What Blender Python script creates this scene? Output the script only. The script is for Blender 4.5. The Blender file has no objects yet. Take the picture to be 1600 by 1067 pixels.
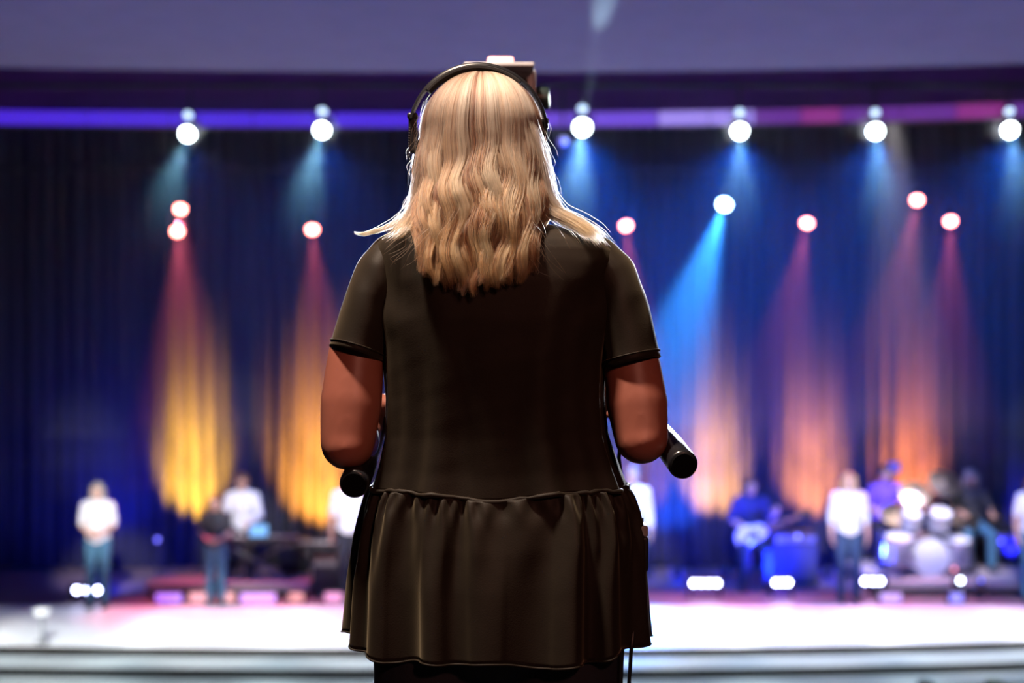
import bpy, bmesh, math, random
import numpy as np
from mathutils import Vector, Matrix, Quaternion

random.seed(7); RNG = np.random.default_rng(7)
S = bpy.context.scene
C = S.collection
PI = math.pi
F = 50.0 / 36.0 * 1600.0          # focal length in pixels
CZ = 1.24                         # camera height above the camera riser

# ---------------------------------------------------------------- camera
cd = bpy.data.cameras.new('camera'); cam = bpy.data.objects.new('camera', cd); C.objects.link(cam)
cam.location = (0, 0, CZ); cam.rotation_euler = (PI / 2, 0, 0)
cd.sensor_width = 36; cd.lens = 50; cd.clip_end = 200
cd.dof.use_dof = True; cd.dof.focus_distance = 2.24; cd.dof.aperture_fstop = 2.5; cd.dof.aperture_blades = 0
S.camera = cam

# ---------------------------------------------------------------- world, exposure
w = bpy.data.worlds.new('world'); S.world = w; w.use_nodes = True
w.node_tree.nodes['Background'].inputs[0].default_value = (0.10, 0.12, 0.5, 1)
w.node_tree.nodes['Background'].inputs[1].default_value = 0.004
S.view_settings.view_transform = 'Standard'; S.view_settings.look = 'None'
S.view_settings.exposure = 0.0; S.view_settings.gamma = 1.0; S.view_settings.use_curve_mapping = False
cy = S.cycles
cy.use_denoising = True; cy.max_bounces = 5; cy.diffuse_bounces = 2; cy.glossy_bounces = 2; cy.transmission_bounces = 4
cy.volume_bounces = 0; cy.transparent_max_bounces = 8; cy.sample_clamp_indirect = 3.0; cy.sample_clamp_direct = 0.0
cy.caustics_reflective = False; cy.caustics_refractive = False; cy.use_light_tree = True
cy.use_adaptive_sampling = False

def P(px, py, D):
    return Vector(((px - 800.0) * D / F, D, CZ - (py - 533.5) * D / F))

def aim(d):
    return Vector(d).normalized().to_track_quat('-Z', 'Y')

def spot(name, loc, tgt, col, power, deg, blend=0.6, rad=0.05, parent=None, off=0.0):
    l = bpy.data.lights.new(name, 'SPOT'); l.color = col; l.energy = power
    l.spot_size = math.radians(deg); l.spot_blend = blend; l.shadow_soft_size = rad
    o = bpy.data.objects.new(name, l); C.objects.link(o)
    d = (Vector(tgt) - Vector(loc)).normalized()
    wl = Vector(loc) + d * off
    o.rotation_mode = 'QUATERNION'; o.rotation_quaternion = aim(d); o.location = wl
    if parent is not None:
        o.parent = parent; o.location = wl - parent.location
    return o

STAGE_Z = CZ - 3.38
AUD_Z = -2.85

# front-of-house wash on the stage apron, house downlight over the camera riser, unseen red fill behind it, added drum spot and ceiling fill
for i in range(9):
    x = -6.8 + 1.7 * i
    spot('front_wash', (x * 0.8, 8.6, 3.95), (x, 16.7 - (0.5 if i < 2 else 0), STAGE_Z), (1.0, 0.98, 0.96), 8000 * (0.25, 0.6, 1, 1, 1, 1, 1, 1, 1)[i], 15, 0.6, 0.12)
    spot('step_wash', (x * 0.8, 8.6, 3.95), (x, 15.2, STAGE_Z - 0.1), (0.84, 0.97, 1.0), 3600, 18, 0.7, 0.12)
for (px, D, pw) in ((153, 18.1, 1.35), (380, 19.2, 1.2), (546, 18.6, 1.3), (988, 18.6, 1.4), (1326, 18.5, 1.4), (1440, 19.3, 0.9), (1600, 18.5, 1.0), (1172, 19.4, 0.5)):
    x = (px - 800) * D / F
    spot('singer_special', (x * 0.6, 8.2, 3.9), (x, D, STAGE_Z + 1.2), (1.0, 0.97, 0.95), 6500 * pw, 7.5, 0.7, 0.1)
spot('operator_light', (-0.75, 1.85, 4.0), (-0.06, 2.28, 1.45), (1.0, 0.77, 0.60), 800, 56, 0.8, 0.14)
spot('operator_light', (1.5, -2.2, 3.4), (0.1, 2.3, 1.1), (1.0, 0.38, 0.27), 210, 40, 0.8, 0.2)  # unseen red fill from behind for the operator's arms
spot('added_drum_spot', (4.6, 17.3, 4.4), (5.5, 19.5, STAGE_Z + 1.0), (1.0, 0.9, 0.92), 2600, 24, 0.8, 0.06)  # unseen overhead spot added for glints on the drum kit
for x in (-6.0, -2, 2, 6.0):  # unseen violet spots added to brighten the ceiling
    spot('added_ceiling_fill', (x, 9.6, AUD_Z + 0.25), (x, 13.6, 4.1), (0.34, 0.32, 1.0), 300, 95, 1.0, 0.1)

# ---------------------------------------------------------------- materials
MATS = {}
def M(name, col, rough=0.6, metal=0.0, var=0.12, scale=25.0, bump=0.0, emit=None, es=0.0, sheen=0.0, spec=0.5, coat=0.0):
    if name in MATS: return MATS[name]
    m = bpy.data.materials.new(name); m.use_nodes = True
    nt = m.node_tree; b = nt.nodes['Principled BSDF']
    tc = nt.nodes.new('ShaderNodeTexCoord'); nz = nt.nodes.new('ShaderNodeTexNoise')
    nz.inputs['Scale'].default_value = scale; nz.inputs['Detail'].default_value = 3
    nt.links.new(tc.outputs['Object'], nz.inputs['Vector'])
    rp = nt.nodes.new('ShaderNodeValToRGB')
    a = [max(0, c * (1 - var)) for c in col]; z = [min(1, c * (1 + var)) for c in col]
    rp.color_ramp.elements[0].position = 0.3; rp.color_ramp.elements[1].position = 0.7
    rp.color_ramp.elements[0].color = (*a, 1); rp.color_ramp.elements[1].color = (*z, 1)
    nt.links.new(nz.outputs['Fac'], rp.inputs['Fac']); nt.links.new(rp.outputs['Color'], b.inputs['Base Color'])
    b.inputs['Roughness'].default_value = rough; b.inputs['Metallic'].default_value = metal
    b.inputs['Specular IOR Level'].default_value = spec
    if coat: b.inputs['Coat Weight'].default_value = coat
    if sheen:
        b.inputs['Sheen Weight'].default_value = sheen; b.inputs['Sheen Roughness'].default_value = 0.4
    if bump:
        bp = nt.nodes.new('ShaderNodeBump'); bp.inputs['Strength'].default_value = bump; bp.inputs['Distance'].default_value = 0.004
        nt.links.new(nz.outputs['Fac'], bp.inputs['Height']); nt.links.new(bp.outputs['Normal'], b.inputs['Normal'])
    if emit:
        b.inputs['Emission Color'].default_value = (*emit, 1); b.inputs['Emission Strength'].default_value = es
        m.cycles.emission_sampling = 'NONE'
    MATS[name] = m
    return m

# ---------------------------------------------------------------- mesh helpers
def frame(d):
    d = Vector(d).normalized()
    u = d.cross(Vector((0, 0, 1)))
    if u.length < 1e-3: u = d.cross(Vector((0, 1, 0)))
    u.normalize(); return d, u, u.cross(d).normalized()

class MB:
    def __init__(s): s.v = []; s.f = []
    def add(s, vs, fs):
        o = len(s.v); s.v += [tuple(x) for x in vs]; s.f += [tuple(i + o for i in f) for f in fs]; return s
    def box(s, c, d, R=None):
        c = Vector(c); vs = []
        for z in (-1, 1):
            for y in (-1, 1):
                for x in (-1, 1):
                    p = Vector((x * d[0] / 2, y * d[1] / 2, z * d[2] / 2))
                    vs.append(c + (R @ p if R is not None else p))
        return s.add(vs, [(0, 2, 3, 1), (4, 5, 7, 6), (0, 1, 5, 4), (2, 6, 7, 3), (0, 4, 6, 2), (1, 3, 7, 5)])
    def loft(s, rings, closed=True, caps=True):
        n = len(rings[0]); fs = []; vs = [p for r in rings for p in r]
        for i in range(len(rings) - 1):
            for j in range(n if closed else n - 1):
                k = (j + 1) % n
                fs.append((i * n + j, i * n + k, (i + 1) * n + k, (i + 1) * n + j))
        if caps:
            fs.append(tuple(range(n - 1, -1, -1))); fs.append(tuple(range((len(rings) - 1) * n, len(rings) * n)))
        return s.add(vs, fs)
    def tube(s, path, rad, n=10, caps=True):
        path = [Vector(p) for p in path]; rings = []
        if not hasattr(rad, '__len__'): rad = [rad] * len(path)
        u = None
        for i, p in enumerate(path):
            d = (path[min(i + 1, len(path) - 1)] - path[max(i - 1, 0)]).normalized()
            if u is None: d, u, v = frame(d)
            u = (u - d * u.dot(d)).normalized(); v = d.cross(u)
            rings.append([p + (u * math.cos(2 * PI * k / n) + v * math.sin(2 * PI * k / n)) * rad[i] for k in range(n)])
        return s.loft(rings, True, caps)
    def cyl(s, a, b, r0, r1=None, n=16): return s.tube([a, b], [r0, r0 if r1 is None else r1], n)
    def ell(s, c, r, n=16, m=10, R=None):
        c = Vector(c)
        if not hasattr(r, '__len__'): r = (r, r, r)
        rings = []
        for i in range(m + 1):
            t = PI * (0.02 + 0.96 * i / m)
            ring = []
            for k in range(n):
                a = 2 * PI * k / n
                p = Vector((r[0] * math.sin(t) * math.cos(a), r[1] * math.sin(t) * math.sin(a), -r[2] * math.cos(t)))
                ring.append(c + (R @ p if R is not None else p))
            rings.append(ring)
        return s.loft(rings)
    def rc(s, a, ra, b, rb, n=14):
        s.tube([a, b], [ra, rb], n); s.ell(a, ra, n, 8); s.ell(b, rb, n, 8); return s
    def chain(s, pts, rad, n=14):
        for i in range(len(pts) - 1): s.rc(pts[i], rad[i], pts[i + 1], rad[i + 1], n)
        return s
    def lathe(s, prof, c, ax, n=24, caps=True):
        d, u, v = frame(ax); c = Vector(c); rings = []
        for r, h in prof:
            rings.append([c + d * h + (u * math.cos(2 * PI * k / n) + v * math.sin(2 * PI * k / n)) * max(r, 1e-4) for k in range(n)])
        return s.loft(rings, True, caps)

def mesh_of(mb, name):
    me = bpy.data.meshes.new(name); me.from_pydata(mb.v, [], mb.f); me.update()
    bm = bmesh.new(); bm.from_mesh(me); bmesh.ops.recalc_face_normals(bm, faces=bm.faces); bm.to_mesh(me); bm.free()
    return me

def mk(name, mb, mat, parent=None, smooth=True, world=True, angle=40, bevel=0.0, solid=0.0):
    """one mesh object; vertices in world coordinates unless world=False (then in the parent's frame)"""
    me = mb if isinstance(mb, bpy.types.Mesh) else mesh_of(mb, name)
    if parent is not None and world:
        off = ORG[parent.name]; me.transform(Matrix.Translation(-off))
    me.materials.clear(); me.materials.append(mat)
    o = bpy.data.objects.new(name, me); C.objects.link(o)
    ORG[o.name] = ORG[parent.name] if parent is not None else Vector((0, 0, 0))
    if parent is not None: o.parent = parent
    if smooth:
        for p in me.polygons: p.use_smooth = True
        if angle < 180:
            try: me.set_sharp_from_angle(angle=math.radians(angle))
            except Exception: pass
    if bevel:
        b = o.modifiers.new('bevel', 'BEVEL'); b.width = bevel; b.segments = 2; b.limit_method = 'ANGLE'
    if solid:
        b = o.modifiers.new('solid', 'SOLIDIFY'); b.thickness = solid; b.offset = -1
    return o
ORG = {}

def tag(o, label=None, cat=None, group=None, kind=None):
    if label: o['label'] = label
    if cat: o['category'] = cat
    if group: o['group'] = group
    if kind: o['kind'] = kind
    return o

def thing(name, loc, label, cat, group=None, rz=0.0):
    o = bpy.data.objects.new(name, None); C.objects.link(o); o.location = loc; o.rotation_euler = (0, 0, rz)
    o.empty_display_size = 0.1
    ORG[o.name] = Vector(loc)
    return tag(o, label, cat, group)

def remesh(mb, voxel, smooth=6, fac=0.5, name='m'):
    me = mesh_of(mb, name); o = bpy.data.objects.new(name, me); C.objects.link(o)
    r = o.modifiers.new('r', 'REMESH'); r.mode = 'VOXEL'; r.voxel_size = voxel; r.use_smooth_shade = True
    if smooth:
        s = o.modifiers.new('s', 'SMOOTH'); s.factor = fac; s.iterations = smooth
    dg = bpy.context.evaluated_depsgraph_get()
    out = bpy.data.meshes.new_from_object(o.evaluated_get(dg))
    bpy.data.objects.remove(o); bpy.data.meshes.remove(me)
    out.name = name
    return out

def rotm(axis, a): return Matrix.Rotation(a, 3, Vector(axis))

def struct(name, mb, mat, **k):
    return tag(mk(name, mb, mat, **k), kind='structure')

# ================================================================ THE SETTING
m_black = M('black_paint', (0.012, 0.012, 0.016), 0.6)
m_ceil = M('ceiling_grey', (0.40, 0.38, 0.45), 0.9, var=0.05, scale=3)
m_header = M('header_plum', (0.20, 0.03, 0.22), 0.8, var=0.15, scale=2)
m_apron = M('apron_pale', (0.82, 0.83, 0.84), 0.45, var=0.04, scale=4)
m_stagefloor = M('stage_dark_vinyl', (0.24, 0.17, 0.18), 0.35, var=0.15, scale=6)
m_riser = M('step_riser_dark', (0.010, 0.010, 0.011), 0.8, spec=0.1); m_lip = M('stage_lip_brown', (0.012, 0.010, 0.009), 0.8, spec=0.1)
m_tread = M('step_tread', (0.36, 0.40, 0.41), 0.6, var=0.05)
m_carpet = M('aud_carpet', (0.03, 0.028, 0.035), 0.95, scale=60)
m_wall = M('wall_dark', (0.03, 0.03, 0.05), 0.85)

XS = np.linspace(-9, 9, 49)
def d_front(x): return 15.66 + (0.0045 if x < 0 else 0.0125) * x * x            # stage lip
def d_ceil(x): return 15.0 - (0.0090 if x < 0 else 0.0170) * x * x
def d_head(x): return 17.5 - (0.0070 if x < -0.8 else 0.0170) * (x + 0.8) ** 2

def strip(fa, za, fb, zb):
    mb = MB(); mb.loft([[(x, fa(x), za) for x in XS], [(x, fb(x), zb) for x in XS]], closed=False, caps=False); return mb

def slab(fa, fb, z0, z1):
    mb = MB()
    mb.loft([[(x, fa(x), z1), (x, fb(x), z1), (x, fb(x), z0), (x, fa(x), z0)] for x in XS], closed=True, caps=True)
    return mb

struct('floor', MB().box((0, 8, AUD_Z - 0.1), (22, 34, 0.2)), m_carpet, smooth=False)
struct('camera_platform', MB().box((0, 1.6, -0.09), (4.4, 5.4, 0.18)), m_carpet, smooth=False, bevel=0.01)
pm = MB()
for x in (-2.0, 2.0):
    for y in (-0.9, 4.1): pm.cyl((x, y, AUD_Z), (x, y, -0.18), 0.04)
tag(mk('platform_post', pm, m_black, bpy.data.objects['camera_platform']))
# stage: rear deck, pale apron, steps
struct('stage_floor', slab(lambda x: 18.15, lambda x: 21.6, AUD_Z, STAGE_Z), m_stagefloor, smooth=False)
struct('stage_apron', slab(d_front, lambda x: 18.15, AUD_Z, STAGE_Z), m_apron, smooth=False)
zz = STAGE_Z
off = 0.0
for i in range(4):
    # each step is a slab with a dark riser and a pale tread
    f = (lambda o: (lambda x: d_front(x) - o))(off)
    g = (lambda o: (lambda x: d_front(x) - o))(off + 0.56)
    r = struct('step_riser_%d' % (i + 1), slab(lambda x, f=f: f(x) - 0.012, f, zz - 0.125, zz - 0.004), m_lip if i == 0 else m_riser, smooth=False)
    zz -= 0.105
    struct('stage_step_%d' % (i + 1), slab(g, lambda x, f=f: f(x) - 0.0, AUD_Z, zz), m_tread, smooth=False)
    off += 0.56
struct('ceiling', slab(lambda x: -6, d_ceil, CZ + 2.84, CZ + 3.1), m_ceil, smooth=False)
struct('ceiling_stage', MB().box((0, 18.2, 7.2), (20, 9, 0.2)), m_black, smooth=False)
zl = 2.72
struct('wall_header', slab(d_head, lambda x: d_head(x) + 0.25, CZ + zl + 0.09, CZ + 6.0), m_header, smooth=False)
struct('wall_back', MB().box((0, 21.75, 2.2), (20, 0.2, 10.2)), m_wall, smooth=False)
struct('wall_left', MB().box((-9.6, 8, 2.2), (0.2, 30, 10.2)), m_wall, smooth=False)
struct('wall_right', MB().box((9.6, 8, 2.2), (0.2, 30, 10.2)), m_wall, smooth=False)
struct('wall_rear', MB().box((0, -6.5, 1), (20, 0.2, 8)), m_wall, smooth=False)

# LED strip along the foot of the header, one part per segment
led = thing('led_strip', (0, d_head(0) - 0.05, CZ + zl), 'long violet-blue LED strip along the foot of the dark header', 'light strip')
rail = slab(lambda x: d_head(x) - 0.02, lambda x: d_head(x) + 0.2, CZ + zl - 0.09, CZ + zl + 0.09)
mk('rail', rail, m_black, led, smooth=False)
edges = [0, 130, 260, 390, 520, 650, 780, 910, 1030, 1110, 1180, 1250, 1310, 1400, 1480, 1550, 1600]
cols = ['b', 'b', 'b', 'b', 'b', 'b', 'v', 'v', 'w', 'w', 'p', 'm', 'p', 'p', 'm', 'p']
LC = {'b': ((0.085, 0.012, 0.95), 0.75), 'v': ((0.20, 0.07, 0.85), 0.8), 'w': ((0.40, 0.28, 1.0), 0.9), 'p': ((0.20, 0.015, 0.42), 0.6), 'm': ((0.40, 0.02, 0.32), 0.65)}
edges[0] = -160; edges[-1] = 1760
for i in range(len(cols)):
    x0 = (edges[i] - 800) * 17.2 / F; x1 = (edges[i + 1] - 800) * 17.2 / F
    xs = np.linspace(x0 + 0.008, x1 - 0.008, 7)
    mb = MB(); mb.loft([[(x, d_head(x) - 0.05, CZ + zl + 0.085), (x, d_head(x) - 0.021, CZ + zl + 0.085), (x, d_head(x) - 0.021, CZ + zl - 0.085), (x, d_head(x) - 0.05, CZ + zl - 0.085)] for x in xs])
    c, s_ = LC[cols[i]]
    mk('led_segment', mb, M('led_' + cols[i], (0.3, 0.3, 0.3), 0.4, emit=c, es=s_), led, smooth=False)

# ================================================================ CURTAINS
m_curt = M('curtain_cloth', (0.036, 0.034, 0.040), 0.85, var=0.1, scale=8, sheen=0.05)
CUR = [(-90, 232, 'dark blue curtain panel at the far end of the stage beside the singer in jeans', 1.0),
       (234, 352, 'curtain panel lit golden yellow behind the two musicians on the low riser', 1.0),
       (354, 446, 'dark narrow curtain panel between the golden and the orange lit panels', 1.0),
       (448, 700, 'curtain panel lit orange behind the keyboard stand', 1.0),
       (702, 940, 'curtain panel hidden mostly behind the camera operator', 1.0),
       (942, 1078, 'blue curtain panel beside the arm holding the pan handle', 1.0),
       (1080, 1200, 'curtain panel lit pale amber behind the guitarist', 1.0),
       (1202, 1352, 'curtain panel lit peach behind the long-haired singer', 1.0),
       (1354, 1492, 'curtain panel lit rusty orange behind the drum kit', 1.0),
       (1494, 1700, 'deep blue curtain panel beyond the cymbals', 1.0)]
ph = 0.0
for (a, b, lab, s_) in CUR:
    x0 = (a - 800) * 21 / F; x1 = (b - 800) * 21 / F
    t = thing('stage_curtain', ((x0 + x1) / 2, 21.2, STAGE_Z), lab, 'curtain', 'drapes across the back of the stage')
    n = max(40, int((x1 - x0) / 0.018)); rows = []
    prm = [(RNG.uniform(0.18, 0.30), RNG.uniform(0, 6.28), RNG.uniform(0.5, 1)) for _ in range(4)]
    zs = np.linspace(STAGE_Z + 0.02, 6.2, 9)
    for z in zs:
        row = []
        for i in range(n + 1):
            x = x0 + (x1 - x0) * i / n
            y = 21.2
            u = x * 2 * PI
            y += 0.090 * math.sin(u / 0.23 + 1.3 * math.sin(x * 2.1) + 0.05 * z) * (0.65 + 0.35 * math.sin(x * 3.7 + 1))
            y += 0.045 * math.sin(u / 0.61 + 2 + 0.04 * z) + 0.012 * math.sin(u / 0.09)
            row.append((x, y, z))
        rows.append(row)
    mb = MB(); mb.loft(rows, closed=False, caps=False)
    mk('drape', mb, m_curt, t, angle=180, solid=0.006)
    mk('heading_tape', MB().box(((x0 + x1) / 2, 21.2, 6.24), (x1 - x0 - 0.01, 0.03, 0.1)), m_black, t, smooth=False)
tag(mk('curtain_pipe', MB().cyl((-9.51, 21.2, 6.33), (9.51, 21.2, 6.33), 0.04), m_black), 'long black pipe carrying the stage curtains', 'pipe')

# ================================================================ STAGE LIGHTS
m_house = M('fixture_black', (0.015, 0.015, 0.018), 0.45)
m_steel = M('dull_steel', (0.20, 0.20, 0.22), 0.4, 0.9)
def lens_mat(key, col, es): return M('lens_' + key, (0.8, 0.8, 0.8), 0.3, emit=col, es=es)

def stage_light(px, py, D, tgt, key, ecol, es, scol, power, deg, label, group, r=0.075, pipe_z=None, pipe_y=16.39, mirrored=None, blend=0.7):
    p = P(px, py, D)
    t = thing('stage_light', p, label, 'stage light', group)
    d = ((Vector(tgt) - p).normalized() + Vector((0, -0.45, 0.1))).normalized()
    hb = MB(); hb.lathe([(r * 0.55, -0.24), (r * 0.95, -0.23), (r * 1.1, -0.16), (r * 1.12, -0.04), (r * 1.2, -0.03), (r * 1.2, 0.0), (r * 1.02, 0.0), (r * 1.0, -0.012)], p, d, 28)
    mk('housing', hb, m_house, t)
    lb = MB(); lb.lathe([(r, -0.010), (r * 0.99, 0.1 * r), (r * 0.9, 0.4 * r), (r * 0.7, 0.62 * r), (r * 0.38, 0.78 * r), (0.002, 0.85 * r)], p, d, 28)
    mk('lens', lb, lens_mat(key, ecol, es), t)
    # yoke, clamp and drop pole
    side = d.cross(Vector((0, 0, 1))).normalized(); q = p - d * 0.10; up = Vector((0, 0, 1))
    yb = MB(); w_ = r * 1.35
    yb.tube([q + side * w_, q + side * w_ + up * 0.17, q - side * w_ + up * 0.17, q - side * w_], 0.010, 8)
    mk('yoke', yb, m_steel, t)
    pz = pipe_z if pipe_z else p.z + 0.3
    mk('hanger', MB().cyl(q + up * 0.17, (q.x, pipe_y, pz), 0.014, n=10), m_house, t)
    if mirrored:  # glowing disc added above, stands for the lamp's reflection on the LED band
        p2 = p + up * mirrored[0] - d * 0.02
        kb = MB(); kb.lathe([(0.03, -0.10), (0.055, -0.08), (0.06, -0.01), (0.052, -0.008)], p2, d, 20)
        mk('reflection_mount', kb, m_house, t)
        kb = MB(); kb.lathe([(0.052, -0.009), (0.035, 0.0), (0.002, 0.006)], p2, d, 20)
        mk('reflection_disc', kb, lens_mat('reflection', (0.55, 0.75, 1.0), mirrored[1]), t)
    if power > 0: spot('beam', p, tgt, scol, power, deg, blend, 0.04, t, 0.09)
    return t

def blue_wash(px, py, D, t, power):
    p = P(px, py, D) + Vector((0, -0.12, -0.15))
    spot('blue_wash', p, p + Vector((0, 2.6, -3.0)), (0.004, 0.085, 0.75), power, 120, 1.0, 0.06, t)
FRONT_PZ = CZ + 2.95; REAR_PZ = CZ + 2.35
WH = [(293, 209, 'leftmost white stage light under the LED strip', 5.0), (503, 203, 'white stage light under the LED strip just left of the headphones', 8),
      (910, 199, 'largest white stage light, close right of the viewfinder', 13), (1156, 205, 'white stage light above the blue beam lamp', 6),
      (1368, 205, 'white stage light second from the right end of the LED strip', 6), (1578, 203, 'white stage light at the right end of the LED strip', 6)]
for i, (px, py, lab, k) in enumerate(WH):
    p = P(px, py, 16.3)
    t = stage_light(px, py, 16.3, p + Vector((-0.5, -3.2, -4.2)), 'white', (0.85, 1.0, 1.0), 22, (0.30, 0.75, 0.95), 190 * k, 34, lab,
                'white lights in a row under the header', r=0.078 if i != 2 else 0.088, pipe_z=FRONT_PZ, mirrored=(0.20, 2.2 if i != 2 else 8), blend=0.9)
    if i == 2: spot('upward_beam', p, P(945, 2, 11.9), (0.55, 0.85, 1.0), 1500, 3.2, 0.8, 0.04, t, 0.1)
    else: spot('audience_beam', p, (0, 2.3, 1.2), (0.80, 0.86, 1.0), (3200, 4200, 0, 4600, 3200, 2000)[i], 9, 0.6, 0.08, t, 0.1)
    blue_wash(px, py, 16.3, t, (150, 420, 1500, 1300, 900, 900)[i])
RD = [(282, 326, 'upper lamp of the stacked pair of red-rimmed lights', 0.3), (277, 361, 'lower lamp of the stacked pair of red-rimmed lights', 0.3),
      (488, 358, 'single red-rimmed light on the left half of the stage', 0.3), (978, 352, 'red-rimmed light just above the operator\'s shoulder', 0.2),
      (1261, 348, 'red-rimmed light right of the blue beam lamp', -0.7), (1433, 312, 'highest red-rimmed light on the right side', -0.8),
      (1485, 345, 'red-rimmed light farthest to the right', -0.3)]
for (px, py, lab, dx) in RD:
    p = P(px, py, 19.2)
    stage_light(px, py, 19.2, p + Vector((dx, -0.75, -3.0)), 'red', (1.0, 0.22, 0.17), 26, (1.0, 0.14, 0.22), 1050, 36, lab,
                'red-rimmed lights hung over the band', r=0.072, pipe_z=REAR_PZ, pipe_y=19.25, blend=0.9)
p = P(1132, 319, 19.0)
stage_light(1132, 319, 19.0, p + Vector((-1.7, -1.75, -4.6)), 'blue', (0.45, 0.75, 1.0), 26, (0.03, 0.27, 1.0), 15000, 34,
            'bluish white lamp throwing the broad blue beam', 'blue lights over the band', r=0.085, pipe_z=REAR_PZ, pipe_y=19.25, blend=0.8)
p = P(880, 221, 16.35)
stage_light(880, 221, 16.35, p + Vector((0, -3, -3)), 'dimviolet', (0.22, 0.18, 1.0), 1.2, (0.2, 0.2, 1), 0, 30, 'dim violet lamp close beside the largest white light', 'blue lights over the band', r=0.05, pipe_z=FRONT_PZ)
tag(mk('lighting_pipe', MB().cyl((-9.51, 16.39, FRONT_PZ), (9.51, 16.39, FRONT_PZ), 0.03), m_black), 'thin black lighting pipe in front of the dark header', 'pipe', 'black lighting pipes')
tag(mk('lighting_pipe', MB().cyl((-9.51, 19.25, REAR_PZ), (9.51, 19.25, REAR_PZ), 0.03), m_black), 'black lighting pipe above the red-rimmed lights', 'pipe', 'black lighting pipes')

# amber uplights at the foot of the curtain
UP = [(290, 'behind the low riser', (1.0, 0.50, 0.03), 1.0), (492, 'behind the keyboard stand', (1.0, 0.38, 0.04), 1.0), (1005, 'behind the man in the white shirt', (1.0, 0.34, 0.10), 0.14),
      (1122, 'behind the guitarist', (1.0, 0.46, 0.12), 0.75), (1278, 'beside the long-haired singer', (1.0, 0.33, 0.09), 0.6), (1420, 'behind the drummer', (1.0, 0.25, 0.06), 0.5),
      (1572, 'in blue at the right edge of the stage', (0.02, 0.02, 1.0), 0.9), (175, 'in blue behind the singer in jeans', (0.01, 0.02, 1.0), 0.05), (1050, 'in blue beside the amber ones', (0.02, 0.10, 1.0), 0.25)]
for (px, lab, col, k) in UP:
    b = Vector(((px - 800) * 20.7 / F, 20.1, STAGE_Z)) if px != 1420 else Vector(((1432 - 800) * 20.7 / F, 20.42, STAGE_Z + 0.20))
    t = thing('floor_uplight', b, 'small black floor uplight ' + lab, 'uplight', 'uplights along the curtain foot')
    tg = Vector((b.x, 21.2, STAGE_Z + 1.45)); p = b + Vector((0, 0, 0.16)); d = (tg - p).normalized()
    hb = MB(); hb.lathe([(0.04, -0.12), (0.065, -0.11), (0.07, 0.0), (0.055, 0.0), (0.052, -0.01)], p, d, 20); mk('housing', hb, m_house, t)
    lb = MB(); lb.lathe([(0.054, -0.008), (0.03, -0.002), (0.001, 0.0)], p, d, 20); mk('lens', lb, lens_mat('up_%d' % px, col, 2), t)
    fb = MB(); fb.box(b + Vector((0, 0, 0.008)), (0.2, 0.16, 0.016)); fb.box(b + Vector((-0.085, 0, 0.09)), (0.01, 0.03, 0.16)); fb.box(b + Vector((0.085, 0, 0.09)), (0.01, 0.03, 0.16))
    mk('floor_bracket', fb, m_steel, t, smooth=False)
    spot('glow', p, tg, col, 5200 * k, (56 if px in (492, 1420) else 44) if col[0] > 0.5 else 70, 1.0, 0.05, t, 0.02)
    if col[0] > 0.5: spot('glow_high', p, Vector((b.x, 21.2, STAGE_Z + 2.35)), col, 4500 * k, 26, 1.0, 0.05, t, 0.02)

# blue LED battens on the stage floor
def batten(px0, px1, py, D, label, n, dots=(), power=520, base_h=0.0):
    p0 = P(px0, py, D); p1 = P(px1, py, D); mid = (p0 + p1) / 2
    t = thing('led_batten', (mid.x, D, STAGE_Z), label, 'floor light', 'blue LED battens on the stage floor')
    L = (p1 - p0).length + 0.1
    hb = MB(); hb.box((mid.x, D + 0.06, mid.z), (L, 0.12, 0.13)); mk('housing', hb, m_house, t, smooth=False, bevel=0.01)
    for sx in (-1, 1):
        sb = MB().box((mid.x + sx * L * 0.4, D + 0.06, (mid.z - 0.065 + STAGE_Z) / 2), (0.03, 0.10, max(0.02, mid.z - 0.065 - STAGE_Z)))
        mk('foot', sb, m_house, t, smooth=False)
    for i in range(n):
        x = p0.x + (p1.x - p0.x) * (i + 0.5) / n
        lb = MB(); lb.lathe([(0.035, 0.0), (0.032, 0.008), (0.001, 0.014)], (x, D - 0.001, mid.z), (0, -1, 0), 14)
        mk('lens', lb, lens_mat('battenblue', (0.55, 0.60, 1.0), 30), t)
    spot('glow', (mid.x, D + 0.14, mid.z + 0.08), (mid.x, 21.2, STAGE_Z + 1.0), (0.015, 0.03, 1.0), power, 110, 1.0, 0.1, t)
    return t
batten(1078, 1126, 911, 18.75, 'blue LED batten with one long glow below the guitarist', 4)
batten(1208, 1236, 910, 18.75, 'blue LED batten beside the long-haired singer\'s legs', 3)
batten(1346, 1381, 908, 18.75, 'blue LED batten in front of the drum riser', 3)
batten(112, 160, 922, 18.45, 'blue LED batten in front of the singer in jeans', 3)

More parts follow.
